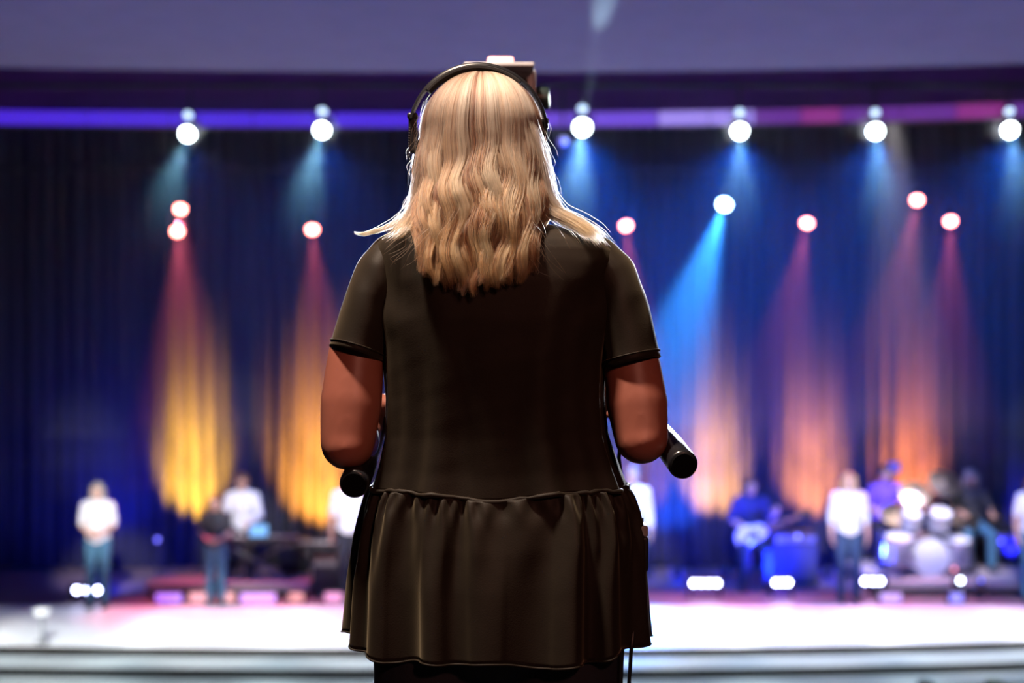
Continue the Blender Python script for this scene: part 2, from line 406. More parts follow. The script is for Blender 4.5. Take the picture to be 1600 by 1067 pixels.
# ================================================================ PEOPLE
def hand(mb, wr, d, n, s, k=1.0, curl=(0.25, 0.35, 0.3), thumb=0.5):
    """palm and five fingers; d forward, n the way the palm faces, s towards the thumb"""
    wr = Vector(wr); d = Vector(d).normalized(); n = Vector(n); n = (n - d * n.dot(d)).normalized()
    sg = 1 if d.cross(n).dot(Vector(s)) > 0 else -1
    s = d.cross(n) * sg
    R = Matrix((s, d, n)).transposed()
    mb.ell(wr + d * 0.048 * k, (0.040 * k, 0.056 * k, 0.016 * k), 16, 10, R)
    mb.rc(wr - d * 0.01 * k, 0.024 * k, wr + d * 0.03 * k, 0.022 * k)
    ax = d.cross(n)
    for q, (off, L) in enumerate(((0.029, 0.070), (0.010, 0.080), (-0.010, 0.074), (-0.028, 0.058))):
        p = wr + d * (0.088 - abs(off) * 0.15) * k + s * off * k
        pts = [wr + d * 0.055 * k + s * off * 0.9 * k, p]; a = 0
        for seg, c in zip((0.44, 0.31, 0.25), curl):
            a += c; dd = d * math.cos(a) + n * math.sin(a)
            p = p + dd * L * seg * k; pts.append(p)
        mb.chain(pts, [0.010 * k, 0.0095 * k, 0.0085 * k, 0.0078 * k, 0.0068 * k], 10)
    b = wr + d * 0.02 * k + s * 0.022 * k
    t1 = b + (d * 0.55 + s * 0.75 + n * 0.25).normalized() * 0.042 * k
    t2 = t1 + (d * 0.85 + s * (0.5 - thumb * 0.6) + n * thumb).normalized() * 0.032 * k
    t3 = t2 + (d * 0.9 + s * (0.3 - thumb * 0.8) + n * thumb).normalized() * 0.026 * k
    mb.chain([b, t1, t2, t3], [0.014 * k, 0.0115 * k, 0.0100 * k, 0.0082 * k], 10)

def head_into(mb, c, k=1.0, R=None):
    R = R or Matrix.Identity(3); c = Vector(c)
    q = lambda x, y, z: c + R @ Vector((x * k, y * k, z * k))
    mb.ell(q(0, 0.012, 0.018), (0.074 * k, 0.092 * k, 0.094 * k), 20, 14, R)      # skull
    mb.ell(q(0, -0.022, -0.042), (0.054 * k, 0.066 * k, 0.074 * k), 18, 12, R)    # face and jaw
    mb.ell(q(0, -0.062, -0.092), (0.024 * k, 0.020 * k, 0.018 * k), 12, 8, R)     # chin
    mb.chain([q(0, -0.086, 0.008), q(0, -0.104, -0.030)], [0.008 * k, 0.013 * k], 10)   # nose
    mb.ell(q(0, -0.084, -0.062), (0.022 * k, 0.010 * k, 0.009 * k), 10, 6, R)     # lips
    mb.ell(q(0, -0.076, 0.026), (0.046 * k, 0.014 * k, 0.012 * k), 12, 6, R)      # brow
    for sx in (-1, 1):
        mb.ell(q(sx * 0.076, 0.012, -0.010), (0.010 * k, 0.018 * k, 0.030 * k), 10, 8, R)
        mb.ell(q(sx * 0.034, -0.066, -0.028), (0.024 * k, 0.020 * k, 0.022 * k), 10, 8, R)

def face_parts(t, c, k=1.0, R=None):
    R = R or Matrix.Identity(3); c = Vector(c)
    q = lambda x, y, z: c + R @ Vector((x * k, y * k, z * k))
    for sx in (-1, 1):
        e = MB(); e.ell(q(sx * 0.030, -0.081, 0.004), (0.012 * k, 0.009 * k, 0.008 * k), 10, 6, R)
        eo = mk('eye', e, M('eye_white', (0.7, 0.68, 0.66), 0.2), t, world=False)
        e = MB(); e.ell(q(sx * 0.030, -0.0885, 0.004), (0.005 * k, 0.003 * k, 0.005 * k), 8, 6, R)
        mk('iris', e, M('iris_brown', (0.05, 0.03, 0.02), 0.2), eo, world=False)
    e = MB(); e.ell(q(0, -0.091, -0.062), (0.020 * k, 0.005 * k, 0.006 * k), 10, 6, R)
    mk('mouth', e, M('lip_rose', (0.38, 0.12, 0.11), 0.4), t, world=False)

def skin_mat(key, col): return M('skin_' + key, col, 0.5, var=0.08, scale=12)

def person(px, D, h, label, arms, skin, shirt, legs, hair, hairlen=0.0, sit=None, z0=0.0, rz=0.0, sleeve=1.0, group='band on the stage', lean=0.0, shoes=(0.03, 0.03, 0.035), bald=False, base=None, turn=0.0):
    k = h / 1.70
    if base is None: base = Vector(((px - 800) * D / F, D, STAGE_Z + z0))
    t = thing('person', base, label, 'person', group, rz)
    V = Vector
    dz = 0.0 if sit is None else (sit - 0.90 + 0.06)
    def L(x, y, z): return V((x * k, (y - lean * max(0, z - 0.95)) * k, z * k + dz))
    if sit is None:
        leg = [[V((s * 0.095 * k, 0.01 * k, 0.085 * k)), V((s * 0.095 * k, -0.012 * k, 0.48 * k)), V((s * 0.085 * k, 0, 0.90 * k))] for s in (-1, 1)]
    else:
        leg = [[V((s * 0.17 * k, -0.40 * k, 0.085)), V((s * 0.16 * k, -0.43 * k, min(sit + 0.03, 0.52 * k))), V((s * 0.09 * k, 0, sit + 0.07))] for s in (-1, 1)]
    body = MB(); top = MB(); pants = MB()
    hc = L(0, -0.015, 1.585)
    HR = rotm((0, 0, 1), turn)
    head_into(body, hc, k, HR)
    body.chain([L(0, 0.02, 1.40), L(0, 0.012, 1.50)], [0.056 * k, 0.050 * k])
    for mbx, e in ((body, 0.0), (top, 0.018)):
        mbx.ell(L(0, 0, 1.27), ((0.150 + e) * k, (0.100 + e) * k, (0.165 + e) * k), 20, 12)
        mbx.ell(L(0, 0, 1.08), ((0.130 + e * 1.6) * k, (0.092 + e) * k, 0.17 * k), 20, 12)
        mbx.ell(L(0, 0, 0.96), ((0.150 + e * 1.2) * k, (0.105 + e) * k, (0.13 + 0.2 * e) * k), 20, 12)
        mbx.chain([L(-0.155, 0.0, 1.385), L(-0.06, 0.012, 1.425), L(0.06, 0.012, 1.425), L(0.155, 0.0, 1.385)], [(0.052 + e * 0.6) * k, (0.050 + e * 0.5) * k, (0.050 + e * 0.5) * k, (0.052 + e * 0.6) * k])
    for si, s in enumerate((-1, 1)):
        (ex, ey, ez), (wx, wy, wz) = arms[si][:2]
        sh = L(s * 0.175, 0, 1.385); el = L(ex, ey, ez); wr = L(wx, wy, wz)
        body.chain([sh, sh.lerp(el, 0.45), el, el.lerp(wr, 0.35), wr], [0.050 * k, 0.046 * k, 0.038 * k, 0.038 * k, 0.026 * k])
        d = (wr - el).normalized()
        hd = arms[si][2] if len(arms[si]) > 2 else d
        n = arms[si][3] if len(arms[si]) > 3 else (-s, 0, 0)
        hand(body, wr, hd, n, (0, -0.6, 0.8) if abs(d.z) < 0.7 else (0, -1, 0), k, curl=arms[si][4] if len(arms[si]) > 4 else (0.3, 0.4, 0.35))
        if sleeve <= 1.0:
            e2 = sh.lerp(el, 0.55 + 0.4 * sleeve); top.chain([sh, e2], [0.064 * k, 0.056 * k])
        else:
            top.chain([sh, el, el.lerp(wr, sleeve - 1.0)], [0.064 * k, 0.053 * k, 0.042 * k])
        an, kn, hp = leg[si]
        body.chain([an, an.lerp(kn, 0.6), kn, kn.lerp(hp, 0.5), hp], [0.040 * k, 0.053 * k, 0.054 * k, 0.070 * k, 0.085 * k])
        body.chain([an, an + V((0, 0.03 * k, -0.045 * k))], [0.040 * k, 0.034 * k]); body.chain([an + V((0, 0, -0.045 * k)), an + V((s * 0.012, -0.13 * k, -0.055 * k))], [0.036 * k, 0.026 * k])
        pants.chain([an + V((0, 0, 0.0)), an.lerp(kn, 0.6), kn, kn.lerp(hp, 0.5), hp], [0.060 * k, 0.064 * k, 0.066 * k, 0.084 * k, 0.100 * k])
    pants.ell(L(0, 0, 0.93), (0.160 * k, 0.112 * k, 0.105 * k), 20, 12)
    bm_ = remesh(body, 0.0085, 3, 0.4, 'body')
    mk('body', bm_, skin, t, world=False, angle=180)
    mk('shirt', remesh(top, 0.012, 4, 0.5, 'shirt'), shirt, t, world=False, angle=180)
    mk('trousers', remesh(pants, 0.012, 4, 0.5, 'trousers'), legs, t, world=False, angle=180)
    for si, s in enumerate((-1, 1)):
        an = leg[si][0]; sm = MB()
        sm.chain([an + V((0, 0.035 * k, -0.038 * k)), an + V((0, -0.05 * k, -0.036 * k)), an + V((s * 0.012, -0.14 * k, -0.048 * k))], [0.046 * k, 0.045 * k, 0.036 * k])
        sm.box(an + V((s * 0.004, -0.05 * k, -0.076 * k)), (0.085 * k, 0.25 * k, 0.016))
        mk('shoe', remesh(sm, 0.009, 3, 0.5, 'shoe'), M('shoe_%.2f' % shoes[0], shoes, 0.4), t, world=False, angle=180)
    face_parts(t, hc, k, HR)
    if not bald:
        hm = MB(); q = lambda x, y, z: hc + HR @ V((x * k, y * k, z * k))
        hm.ell(q(0, 0.024, 0.034), (0.086 * k, 0.098 * k, 0.094 * k), 20, 12, HR)
        hm.ell(q(0, -0.045, 0.088), (0.062 * k, 0.050 * k, 0.030 * k), 16, 8, HR)
        if hairlen > 0:
            for a in np.linspace(-1.0, 1.0, 9):
                an_ = PI / 2 + a * 1.9; x = math.cos(an_) * 0.082; y = math.sin(an_) * 0.085
                yb = max(y, -0.05) + 0.012
                hm.chain([q(x * 0.9, y * 0.9, 0.05), q(x * 1.06, y + 0.012, -0.06), q(x * 1.12, yb + 0.015, -0.06 - hairlen * 0.6), q(x * 1.05, yb + 0.02, -0.06 - hairlen)], [0.026 * k, 0.030 * k, 0.028 * k, 0.014 * k])
        mk('hair', remesh(hm, 0.010, 3, 0.5, 'hair'), hair, t, world=False, angle=180)
    return t, L, k

hang = lambda s: ((s * 0.225, 0.02, 1.12), (s * 0.235, -0.05, 0.88), (0, -0.25, -1), (-s, 0, 0))
clasp = lambda s: ((s * 0.225, 0.0, 1.12), (s * 0.085, -0.19, 1.03), (-s * 0.9, -0.25, -0.15), (0, 1, 0.1), (0.5, 0.6, 0.4))
keys = lambda s: ((s * 0.235, -0.05, 1.13), (s * 0.15, -0.30, 1.06), (0, -1, -0.1), (0, 0, -1), (0.35, 0.4, 0.3))
sk_l = skin_mat('light', (0.62, 0.38, 0.29)); sk_m = skin_mat('mid', (0.45, 0.25, 0.17)); sk_d = skin_mat('deep', (0.20, 0.10, 0.07))
sh_w = M('shirt_white', (0.80, 0.80, 0.82), 0.8, var=0.05, scale=10, bump=0.1)
sh_k = M('shirt_black', (0.03, 0.03, 0.035), 0.8)
sh_n = M('shirt_navy', (0.02, 0.03, 0.16), 0.8)
jean = M('jeans_teal_blue', (0.05, 0.15, 0.24), 0.85, scale=40)
dkjean = M('jeans_dark_blue', (0.025, 0.06, 0.13), 0.85, scale=40)
blk = M('trousers_black', (0.02, 0.02, 0.028), 0.85)
h_gr = M('hair_ash', (0.30, 0.27, 0.22), 0.6); h_br = M('hair_brown', (0.12, 0.055, 0.03), 0.55); h_bl = M('hair_blonde_far', (0.45, 0.28, 0.13), 0.55); h_dk = M('hair_dark', (0.02, 0.015, 0.012), 0.5)

person(153, 18.1, 1.585, 'woman in white short-sleeved top and jeans with hands clasped, alone at far left', (clasp(-1), clasp(1)), sk_l, sh_w, jean, h_gr, 0.05, sleeve=0.8)
person(337, 18.3, 1.40, 'short person in a dark top and teal jeans standing before the low riser', (clasp(-1), clasp(1)), sk_l, sh_k, jean, h_br, 0.22, sleeve=0.5)
person(380, 19.5, 1.72, 'man in a white shirt seated behind the keyboards on the low riser', (keys(-1), keys(1)), sk_m, sh_w, blk, h_br, sit=0.50, z0=0.20, lean=0.12, sleeve=1.8)
person(546, 18.6, 1.68, 'man in a white shirt beside the operator\'s raised pan handle', (hang(-1), hang(1)), sk_m, sh_w, blk, h_dk, sleeve=0.9)
person(988, 18.6, 1.73, 'man in a white shirt half hidden by the operator\'s hip', (hang(-1), hang(1)), sk_l, sh_w, jean, h_gr, sleeve=1.7)
gt = ((-0.25, -0.02, 1.12), (-0.06, -0.22, 1.02), (0.8, -0.3, -0.3), (0.1, 1, 0), (0.4, 0.5, 0.4)), ((0.27, -0.06, 1.14), (0.30, -0.24, 1.22), (0.2, -0.6, 0.8), (-0.2, 0.9, 0.4), (0.8, 0.8, 0.5))
person(1172, 19.7, 1.72, 'guitarist in a navy shirt seated with a white guitar', gt, sk_l, sh_n, dkjean, h_br, sit=0.62, sleeve=0.8, lean=0.1)
person(1326, 18.5, 1.675, 'woman with long fair hair in a white blouse and dark jeans with arms hanging', (hang(-1), hang(1)), sk_l, sh_w, dkjean, h_bl, 0.24, sleeve=1.35)
dr = ((-0.27, -0.06, 1.14), (-0.20, -0.30, 1.12), (0.2, -1, -0.1), (0.1, 0, -1), (0.9, 1.0, 0.6)), ((0.27, -0.06, 1.14), (0.20, -0.30, 1.12), (-0.2, -1, -0.1), (-0.1, 0, -1), (0.9, 1.0, 0.6))
person(1384, 20.15, 1.74, 'drummer in a violet-lit shirt seated behind the drum kit', dr, sk_m, M('shirt_lit_violet', (0.16, 0.07, 0.45), 0.8), blk, h_dk, sit=0.52, z0=0.20, sleeve=0.7)  # violet stage light put into the shirt colour
person(1516, 20.0, 1.70, 'percussionist in dark clothes behind the right-hand cymbal', dr, sk_m, sh_k, jean, h_gr, 0.08, sit=0.52, z0=0.20, sleeve=0.6)
person(1615, 18.5, 1.66, 'person in a pale top and jeans cut off by the right edge of the photo', (hang(-1), hang(1)), sk_l, sh_w, jean, h_br, 0.1, sleeve=0.6)

# two listeners in the hall, only the tops of their heads reach into the picture
def chair(base, label):
    t = thing('hall_chair', base, label, 'chair', 'chairs in the hall'); b = Vector(base)
    fab = M('chair_fabric', (0.05, 0.02, 0.03), 0.9)
    mk('seat', MB().box(b + Vector((0, 0, 0.43)), (0.46, 0.44, 0.06)), fab, t, bevel=0.015)
    mk('backrest', MB().box(b + Vector((0, -0.235, 0.68)), (0.45, 0.04, 0.42)), fab, t, bevel=0.015)
    for sx in (-1, 1):
        for sy in (-1, 1):
            mk('leg', MB().cyl(b + Vector((sx * 0.2, sy * 0.19, 0)), b + Vector((sx * 0.2, sy * 0.19, 0.40)), 0.012, n=8), m_steel, t)
for (px, D, cz, lab, hr_) in ((1447, 11.7, 1057, 'the smaller one', h_br), (1556, 11.0, 1056, 'the larger one', h_bl)):
    bs = Vector(((px - 800) * D / F, D, AUD_Z))
    top_z = P(px, cz, D).z - AUD_Z
    sit = 0.46; h = (top_z - (sit - 0.84)) / 1.70 * 1.70 / 1.0
    h = (top_z - sit + 0.84 - 0.02) / 1.715 * 1.70
    chair(bs + Vector((0, -0.0, 0)), 'dark hall chair under the listener at the lower right edge, ' + lab)
    person(px, D, min(h, 1.95), 'seated listener facing the stage at the lower right edge, ' + lab, (clasp(-1), clasp(1)), sk_m, sh_k, blk, hr_, 0.0, sit=sit, rz=PI, group='listeners in the hall', base=bs)

# ================================================================ STAGE GEAR
m_deck = M('riser_deck', (0.42, 0.36, 0.36), 0.6, var=0.1)
m_case = M('case_black', (0.010, 0.010, 0.014), 0.5)
def riser(px0, px1, y0, y1, hgt, label):
    x0 = (px0 - 800) * y0 / F; x1 = (px1 - 800) * y0 / F
    t = thing('stage_riser', ((x0 + x1) / 2, (y0 + y1) / 2, STAGE_Z), label, 'riser', 'low risers on the stage')
    mk('deck', MB().box(((x0 + x1) / 2, (y0 + y1) / 2, STAGE_Z + hgt - 0.05), (x1 - x0, y1 - y0, 0.10)), m_deck, t, bevel=0.01)
    for x in (x0 + 0.06, x1 - 0.06):
        for y in (y0 + 0.06, y1 - 0.06):
            mk('leg', MB().cyl((x, y, STAGE_Z), (x, y, STAGE_Z + hgt - 0.1), 0.03, n=10), m_black, t)
    return x0, x1
riser(228, 326, 18.72, 20.0, 0.20, 'low riser with a pink-lit edge left of the short person')
riser(342, 482, 18.72, 20.0, 0.20, 'low riser with a pink-lit edge carrying the keyboards')
riser(1368, 1536, 18.85, 20.7, 0.20, 'low riser carrying the drum kit')
riser(1542, 1680, 18.85, 20.2, 0.20, 'low riser at the right edge with a grey deck')

def stool(px, D, z0, hh, label):
    b = Vector(((px - 800) * D / F, D, STAGE_Z + z0))
    t = thing('stool', b, label, 'stool', 'stools of the seated musicians')
    mk('seat', MB().lathe([(0.15, 0), (0.165, 0.012), (0.165, 0.05), (0.14, 0.065)], b + Vector((0, 0, hh - 0.09)), (0, 0, 1), 24), m_case, t)
    mk('post', MB().cyl(b + Vector((0, 0, 0.1)), b + Vector((0, 0, hh - 0.09)), 0.022), m_steel, t)
    for i in range(3):
        a = i * 2.094 + 0.5
        mk('leg', MB().cyl(b + Vector((0, 0, 0.22)), b + Vector((0.22 * math.cos(a), 0.22 * math.sin(a), 0.012)), 0.012, n=8), m_steel, t)
stool(380, 19.5, 0.20, 0.50, 'black round stool of the keyboard player'); stool(1172, 19.7, 0, 0.62, 'tall black stool of the guitarist')
stool(1384, 20.15, 0.20, 0.52, 'black drum stool behind the drum kit'); stool(1516, 20.0, 0.20, 0.52, 'black stool of the percussionist')

def keyboard(px, py, D, wdt, label, zbase, tilt=0.0, rz=0.0):
    p = P(px, py, D); t = thing('keyboard', p, label, 'keyboard', 'keyboards at the left of the stage')
    b = MB(); b.box(p, (wdt, 0.30, 0.07)); mk('case', b, m_case, t, bevel=0.008)
    nk = 28
    for i in range(nk):
        x = p.x - wdt * 0.46 + wdt * 0.92 * (i + 0.5) / nk
        mk('white_key', MB().box((x, p.y + 0.07, p.z + 0.041), (wdt * 0.92 / nk - 0.002, 0.13, 0.012)), M('key_white', (0.75, 0.74, 0.7), 0.3), t, smooth=False)
    for i in range(nk - 1):
        if i % 7 in (2, 6): continue
        x = p.x - wdt * 0.46 + wdt * 0.92 * (i + 1) / nk
        mk('black_key', MB().box((x, p.y + 0.04, p.z + 0.052), (wdt * 0.5 / nk, 0.08, 0.012)), m_case, t, smooth=False)
    st = thing('keyboard_stand', (p.x, p.y, zbase), 'black crossed stand under the ' + label, 'stand', 'keyboard stands')
    for s in (-1, 1):
        mk('cross_leg', MB().cyl((p.x - s * wdt * 0.38, p.y + 0.02 * s, zbase + 0.02), (p.x + s * wdt * 0.38, p.y + 0.02 * s, p.z - 0.05), 0.016, n=10), m_steel, st)
        mk('foot_bar', MB().cyl((p.x + s * wdt * 0.38, p.y - 0.2, zbase + 0.018), (p.x + s * wdt * 0.38, p.y + 0.2, zbase + 0.018), 0.016, n=10), m_case, st)
        mk('arm', MB().cyl((p.x + s * wdt * 0.38, p.y - 0.16, p.z - 0.048), (p.x + s * wdt * 0.38, p.y + 0.16, p.z - 0.048), 0.012, n=10), m_case, st)
keyboard(400, 843, 19.05, 1.15, 'long keyboard in front of the seated man in white', STAGE_Z + 0.20)
keyboard(505, 852, 19.3, 0.75, 'small red-lit keyboard by the man beside the pan handle', STAGE_Z)
# tablet on the keyboard
p = P(404, 829, 18.9); t = thing('tablet', P(404, 838, 18.9), 'glowing pale blue tablet standing on the long keyboard', 'tablet')
mk('case', MB().box(p + Vector((0, 0.012, 0)), (0.26, 0.016, 0.18)), m_case, t, bevel=0.005)
mk('screen', MB().box(p + Vector((0, 0.002, 0)), (0.235, 0.004, 0.155)), M('screen_blue', (0.1, 0.2, 0.3), 0.2, emit=(0.18, 0.48, 1.0), es=0.95), t, smooth=False)

def amp(px, pytop, D, wdt, dep, hgt, label, z0=0.0, lamp=None, lampcol=None, es=3.0):
    x = (px - 800) * D / F; b = Vector((x, D, STAGE_Z + z0))
    t = thing('amplifier', b, label, 'amplifier', 'black gear cases on the stage')
    mk('cabinet', MB().box(b + Vector((0, dep / 2, hgt / 2)), (wdt, dep, hgt)), m_case, t, bevel=0.015)
    mk('grille', MB().box(b + Vector((0, -0.004, hgt * 0.42)), (wdt * 0.88, 0.012, hgt * 0.68)), M('grille_cloth', (0.035, 0.035, 0.05), 0.9, scale=200), t, smooth=False)
    mk('control_panel', MB().box(b + Vector((0, -0.004, hgt * 0.88)), (wdt * 0.88, 0.012, hgt * 0.12)), m_steel, t, smooth=False)
    for i in range(5):
        mk('knob', MB().cyl(b + Vector((wdt * (-0.3 + 0.14 * i), -0.01, hgt * 0.88)), b + Vector((wdt * (-0.3 + 0.14 * i), -0.03, hgt * 0.88)), 0.012, n=10), m_black, t)
    hb = MB(); hb.tube([b + Vector((-0.1, dep / 2, hgt)), b + Vector((-0.08, dep / 2, hgt + 0.03)), b + Vector((0.08, dep / 2, hgt + 0.03)), b + Vector((0.1, dep / 2, hgt))], 0.010, 8)
    mk('handle', hb, m_black, t)
    if lamp:
        lp = P(lamp[0], lamp[1], D - 0.02)
        mk('indicator_lamp', MB().ell((lp.x, D - 0.012, lp.z), (lamp[2], 0.012, lamp[2]), 12, 8), M('lamp_%d' % lamp[0], (0.5, 0.5, 0.5), 0.3, emit=lampcol, es=es), t)
    return t
amp(518, 880, 18.75, 0.52, 0.35, 0.52, 'black gear case at the operator\'s side with pink-lit floor before it')
amp(458, 850, 19.5, 0.40, 0.4, 0.45, 'dark gear case between the two keyboards', z0=0.20)
amp(1243, 840, 19.6, 0.62, 0.4, 0.75, 'dark blue-lit amplifier beside the guitarist with a small blue lamp', lamp=(1247, 838, 0.03), lampcol=(0.15, 0.2, 1.0), es=1.6)
amp(1565, 845, 20.4, 0.45, 0.35, 0.66, 'dark amplifier with a small blue lamp near the right edge', lamp=(1565, 846, 0.03), lampcol=(0.05, 0.08, 1.0), es=2.0)

# small LED blocks glowing on the floor in front of the risers
def block(px0, px1, py, D, col, es, lab):
    p0 = P(px0, py, D); p1 = P(px1, py, D); mid = (p0 + p1) / 2; hz = 0.055
    t = thing('floor_led_block', (mid.x, D, STAGE_Z), lab, 'floor light', 'small LED blocks in front of the risers')
    mk('housing', MB().box((mid.x, D + 0.06, STAGE_Z + 0.075), ((p1 - p0).length + 0.04, 0.11, 0.15)), m_house, t, bevel=0.008)
    mk('diffuser', MB().box((mid.x, D - 0.001, STAGE_Z + 0.08), ((p1 - p0).length, 0.014, 0.115)), M('block_%d' % px0, (0.3, 0.3, 0.3), 0.4, emit=col, es=es), t, smooth=False)
block(244, 284, 942, 18.3, (0.42, 0.13, 1.0), 1.3, 'violet LED block before the left low riser')
block(376, 430, 942, 18.3, (0.62, 0.15, 1.0), 1.3, 'long magenta-violet LED block before the keyboard riser')
block(296, 322, 942, 18.35, (1.0, 0.30, 0.38), 1.0, 'pink LED block left of the short person\'s shoes')
block(346, 366, 942, 18.35, (1.0, 0.28, 0.25), 1.0, 'salmon LED block right of the short person\'s shoes')
block(508, 534, 940, 18.35, (1.0, 0.20, 0.60), 0.9, 'pink LED block nearest the operator')
block(452, 474, 940, 18.35, (1.0, 0.22, 0.15), 0.8, 'orange LED block between the two pink-violet ones')
block(1376, 1408, 938, 18.3, (0.45, 0.15, 1.0), 0.9, 'violet LED block under the drum riser edge')
block(1484, 1504, 940, 18.3, (0.06, 0.05, 1.0), 1.2, 'blue LED block under the drum riser edge')

# round floor lamps by the drums
def floor_lamp(px, py, D, r, col, es, label, key):
    p = P(px, py, D); b = Vector((p.x, D, STAGE_Z)); t = thing('floor_lamp', b, label, 'floor light', 'round floor lamps near the drums')
    d = Vector((0, -1, 0.05)).normalized()
    mk('housing', MB().lathe([(r * 0.7, -0.12), (r * 1.3, -0.09), (r * 1.35, 0.0), (r, -0.004)], p, d, 18), m_house, t)
    mk('lens', MB().lathe([(r, -0.005), (r * 0.6, 0.004), (0.001, 0.007)], p, d, 18), lens_mat(key, col, es), t)
    mk('stand', MB().cyl(b, p - d * 0.05 - Vector((0, 0, r)), 0.012, n=8), m_black, t)
    mk('base', MB().cyl(b, b + Vector((0, 0, 0.012)), 0.07, n=18), m_black, t)
floor_lamp(1501, 907, 18.7, 0.032, (0.75, 0.85, 1.0), 18, 'white round lamp low beside the drum riser', 'fl_w')
floor_lamp(1491, 889, 18.75, 0.03, (1.0, 0.22, 0.2), 2.4, 'salmon round lamp just above the white one', 'fl_r')
floor_lamp(1533, 907, 18.75, 0.026, (0.05, 0.08, 1.0), 2.4, 'small blue round lamp right of the white one', 'fl_b')

floor_lamp(246, 843, 20.1, 0.03, (0.2, 0.18, 0.8), 1.2, 'dim violet round lamp on a thin stand at the foot of the golden curtain', 'fl_v')

# small white lamp on a short post at the stage lip
b = P(66, 1003, 15.95); b.z = STAGE_Z
t = thing('post_lamp', b, 'small flat white lamp on a thin post at the stage lip, far left', 'lamp')
tp = P(66, 956, 15.95)
mk('post', MB().cyl(b + Vector((0, 0, 0.01)), tp - Vector((0, 0, 0.03)), 0.014, n=10), M('post_grey', (0.25, 0.27, 0.28), 0.5), t)
mk('base', MB().cyl(b, b + Vector((0, 0, 0.014)), 0.08, n=20), m_steel, t)
mk('head', MB().box(tp, (0.17, 0.12, 0.075)), M('lamp_head_white', (0.85, 0.86, 0.86), 0.4), t, bevel=0.02)

# ---------------------------------------------------------------- drum kit
m_shell = M('drum_shell', (0.55, 0.56, 0.58), 0.25, coat=0.5); m_head = M('drum_head', (0.85, 0.85, 0.83), 0.5)
m_chrome = M('chrome', (0.8, 0.8, 0.82), 0.12, 1.0, var=0.02); m_brass = M('cymbal_brass', (0.85, 0.72, 0.50), 0.30, 1.0, var=0.08)
DZ = STAGE_Z + 0.20
def drum(px, py, D, r, hgt, ax, label, legs=0, mount=None):
    c = P(px, py, D); ax = Vector(ax).normalized(); b = Vector((c.x, c.y, DZ))
    t = thing('drum', b, label, 'drum', 'drums of the kit')
    mk('shell', MB().lathe([(r * 0.97, -hgt / 2), (r, -hgt / 2 + 0.002), (r, hgt / 2 - 0.002), (r * 0.97, hgt / 2)], c, ax, 32), m_shell, t)
    for s in (-1, 1):
        mk('hoop', MB().lathe([(r * 0.98, s * hgt / 2 - 0.014), (r * 1.05, s * hgt / 2 - 0.014), (r * 1.05, s * hgt / 2 + 0.014), (r * 0.98, s * hgt / 2 + 0.014)], c, ax, 32, caps=False), m_chrome, t)
        mk('drum_head', MB().lathe([(r * 0.985, s * hgt / 2 + s * 0.001), (r * 0.5, s * hgt / 2 + s * 0.004), (0.001, s * hgt / 2 + s * 0.005)], c, ax, 32), m_head, t)
    if mount: mk('mount_arm', MB().cyl(c - ax * hgt * 0.3, ((mount - 800) * 19.45 / F, 19.45, -1.405), 0.014, n=10), m_chrome, t)
    d, u, v = frame(ax)
    for i in range(8):
        a = i * PI / 4; q = c + (u * math.cos(a) + v * math.sin(a)) * (r + 0.008)
        mk('lug', MB().cyl(q - d * hgt * 0.25, q + d * hgt * 0.25, 0.009, n=8), m_chrome, t)
    for i in range(legs):
        a = i * 2 * PI / legs + 0.4; q = c + Vector((math.cos(a), math.sin(a), 0)) * (r * 0.75 if abs(ax.z) < 0.5 else r + 0.012)
        mk('leg', MB().cyl(q, (q.x + 0.06 * math.cos(a), q.y + 0.06 * math.sin(a), DZ + 0.005), 0.009, n=8), m_chrome, t)
drum(1447, 866, 19.45, 0.27, 0.40, (0, -1, 0.0), 'bass drum facing the hall at the centre of the kit', 2)
drum(1424, 812, 19.4, 0.14, 0.20, (0, -0.45, 0.9), 'left rack tom above the bass drum', 0, 1436)
drum(1468, 812, 19.4, 0.15, 0.22, (0, -0.45, 0.9), 'right rack tom above the bass drum', 0, 1456)
drum(1404, 858, 19.25, 0.19, 0.34, (0, -0.2, 1), 'white floor drum left of the bass drum', 3)
drum(1494, 862, 19.4, 0.19, 0.34, (0, -0.2, 1), 'floor tom right of the bass drum', 3)
def cymbal(px, py, D, r, ax, label):
    c = P(px, py, D); ax = Vector(ax).normalized(); b = Vector((c.x, c.y + 0.03, DZ))
    t = thing('cymbal_stand', b, label, 'cymbal', 'cymbals of the kit')
    mk('cymbal', MB().lathe([(r, -0.012), (r * 0.6, 0.0), (r * 0.22, 0.008), (r * 0.18, 0.022), (0.008, 0.03), (0.008, 0.026), (r * 0.16, 0.018), (r * 0.2, 0.004), (r * 0.6, -0.004), (r, -0.0145)], c, ax, 36), m_brass, t)
    mk('wing_nut', MB().ell(c + ax * 0.045, 0.014, 10, 6), m_chrome, t)
    mk('pole', MB().tube([c + ax * 0.05, c - ax * 0.05, b + Vector((0, 0, 0.35)), b + Vector((0, 0, 0.08))], [0.006, 0.010, 0.013, 0.013], 10), m_chrome, t)
    for i in range(3):
        a = i * 2.094 + 0.3
        mk('leg', MB().cyl(b + Vector((0, 0, 0.30)), b + Vector((0.24 * math.cos(a), 0.24 * math.sin(a), 0.01)), 0.009, n=8), m_chrome, t)
cymbal(1430, 770, 19.75, 0.21, (-0.15, -0.75, 0.75), 'upper left crash cymbal of the drum kit')
cymbal(1476, 754, 19.8, 0.23, (0.12, -0.8, 0.7), 'highest cymbal of the drum kit')
cymbal(1403, 802, 19.62, 0.24, (-0.05, -0.55, 0.8), 'broad pink-lit cymbal beside the long-haired singer')
cymbal(1464, 789, 19.9, 0.20, (0.0, -0.65, 0.8), 'middle cymbal right above the rack toms')
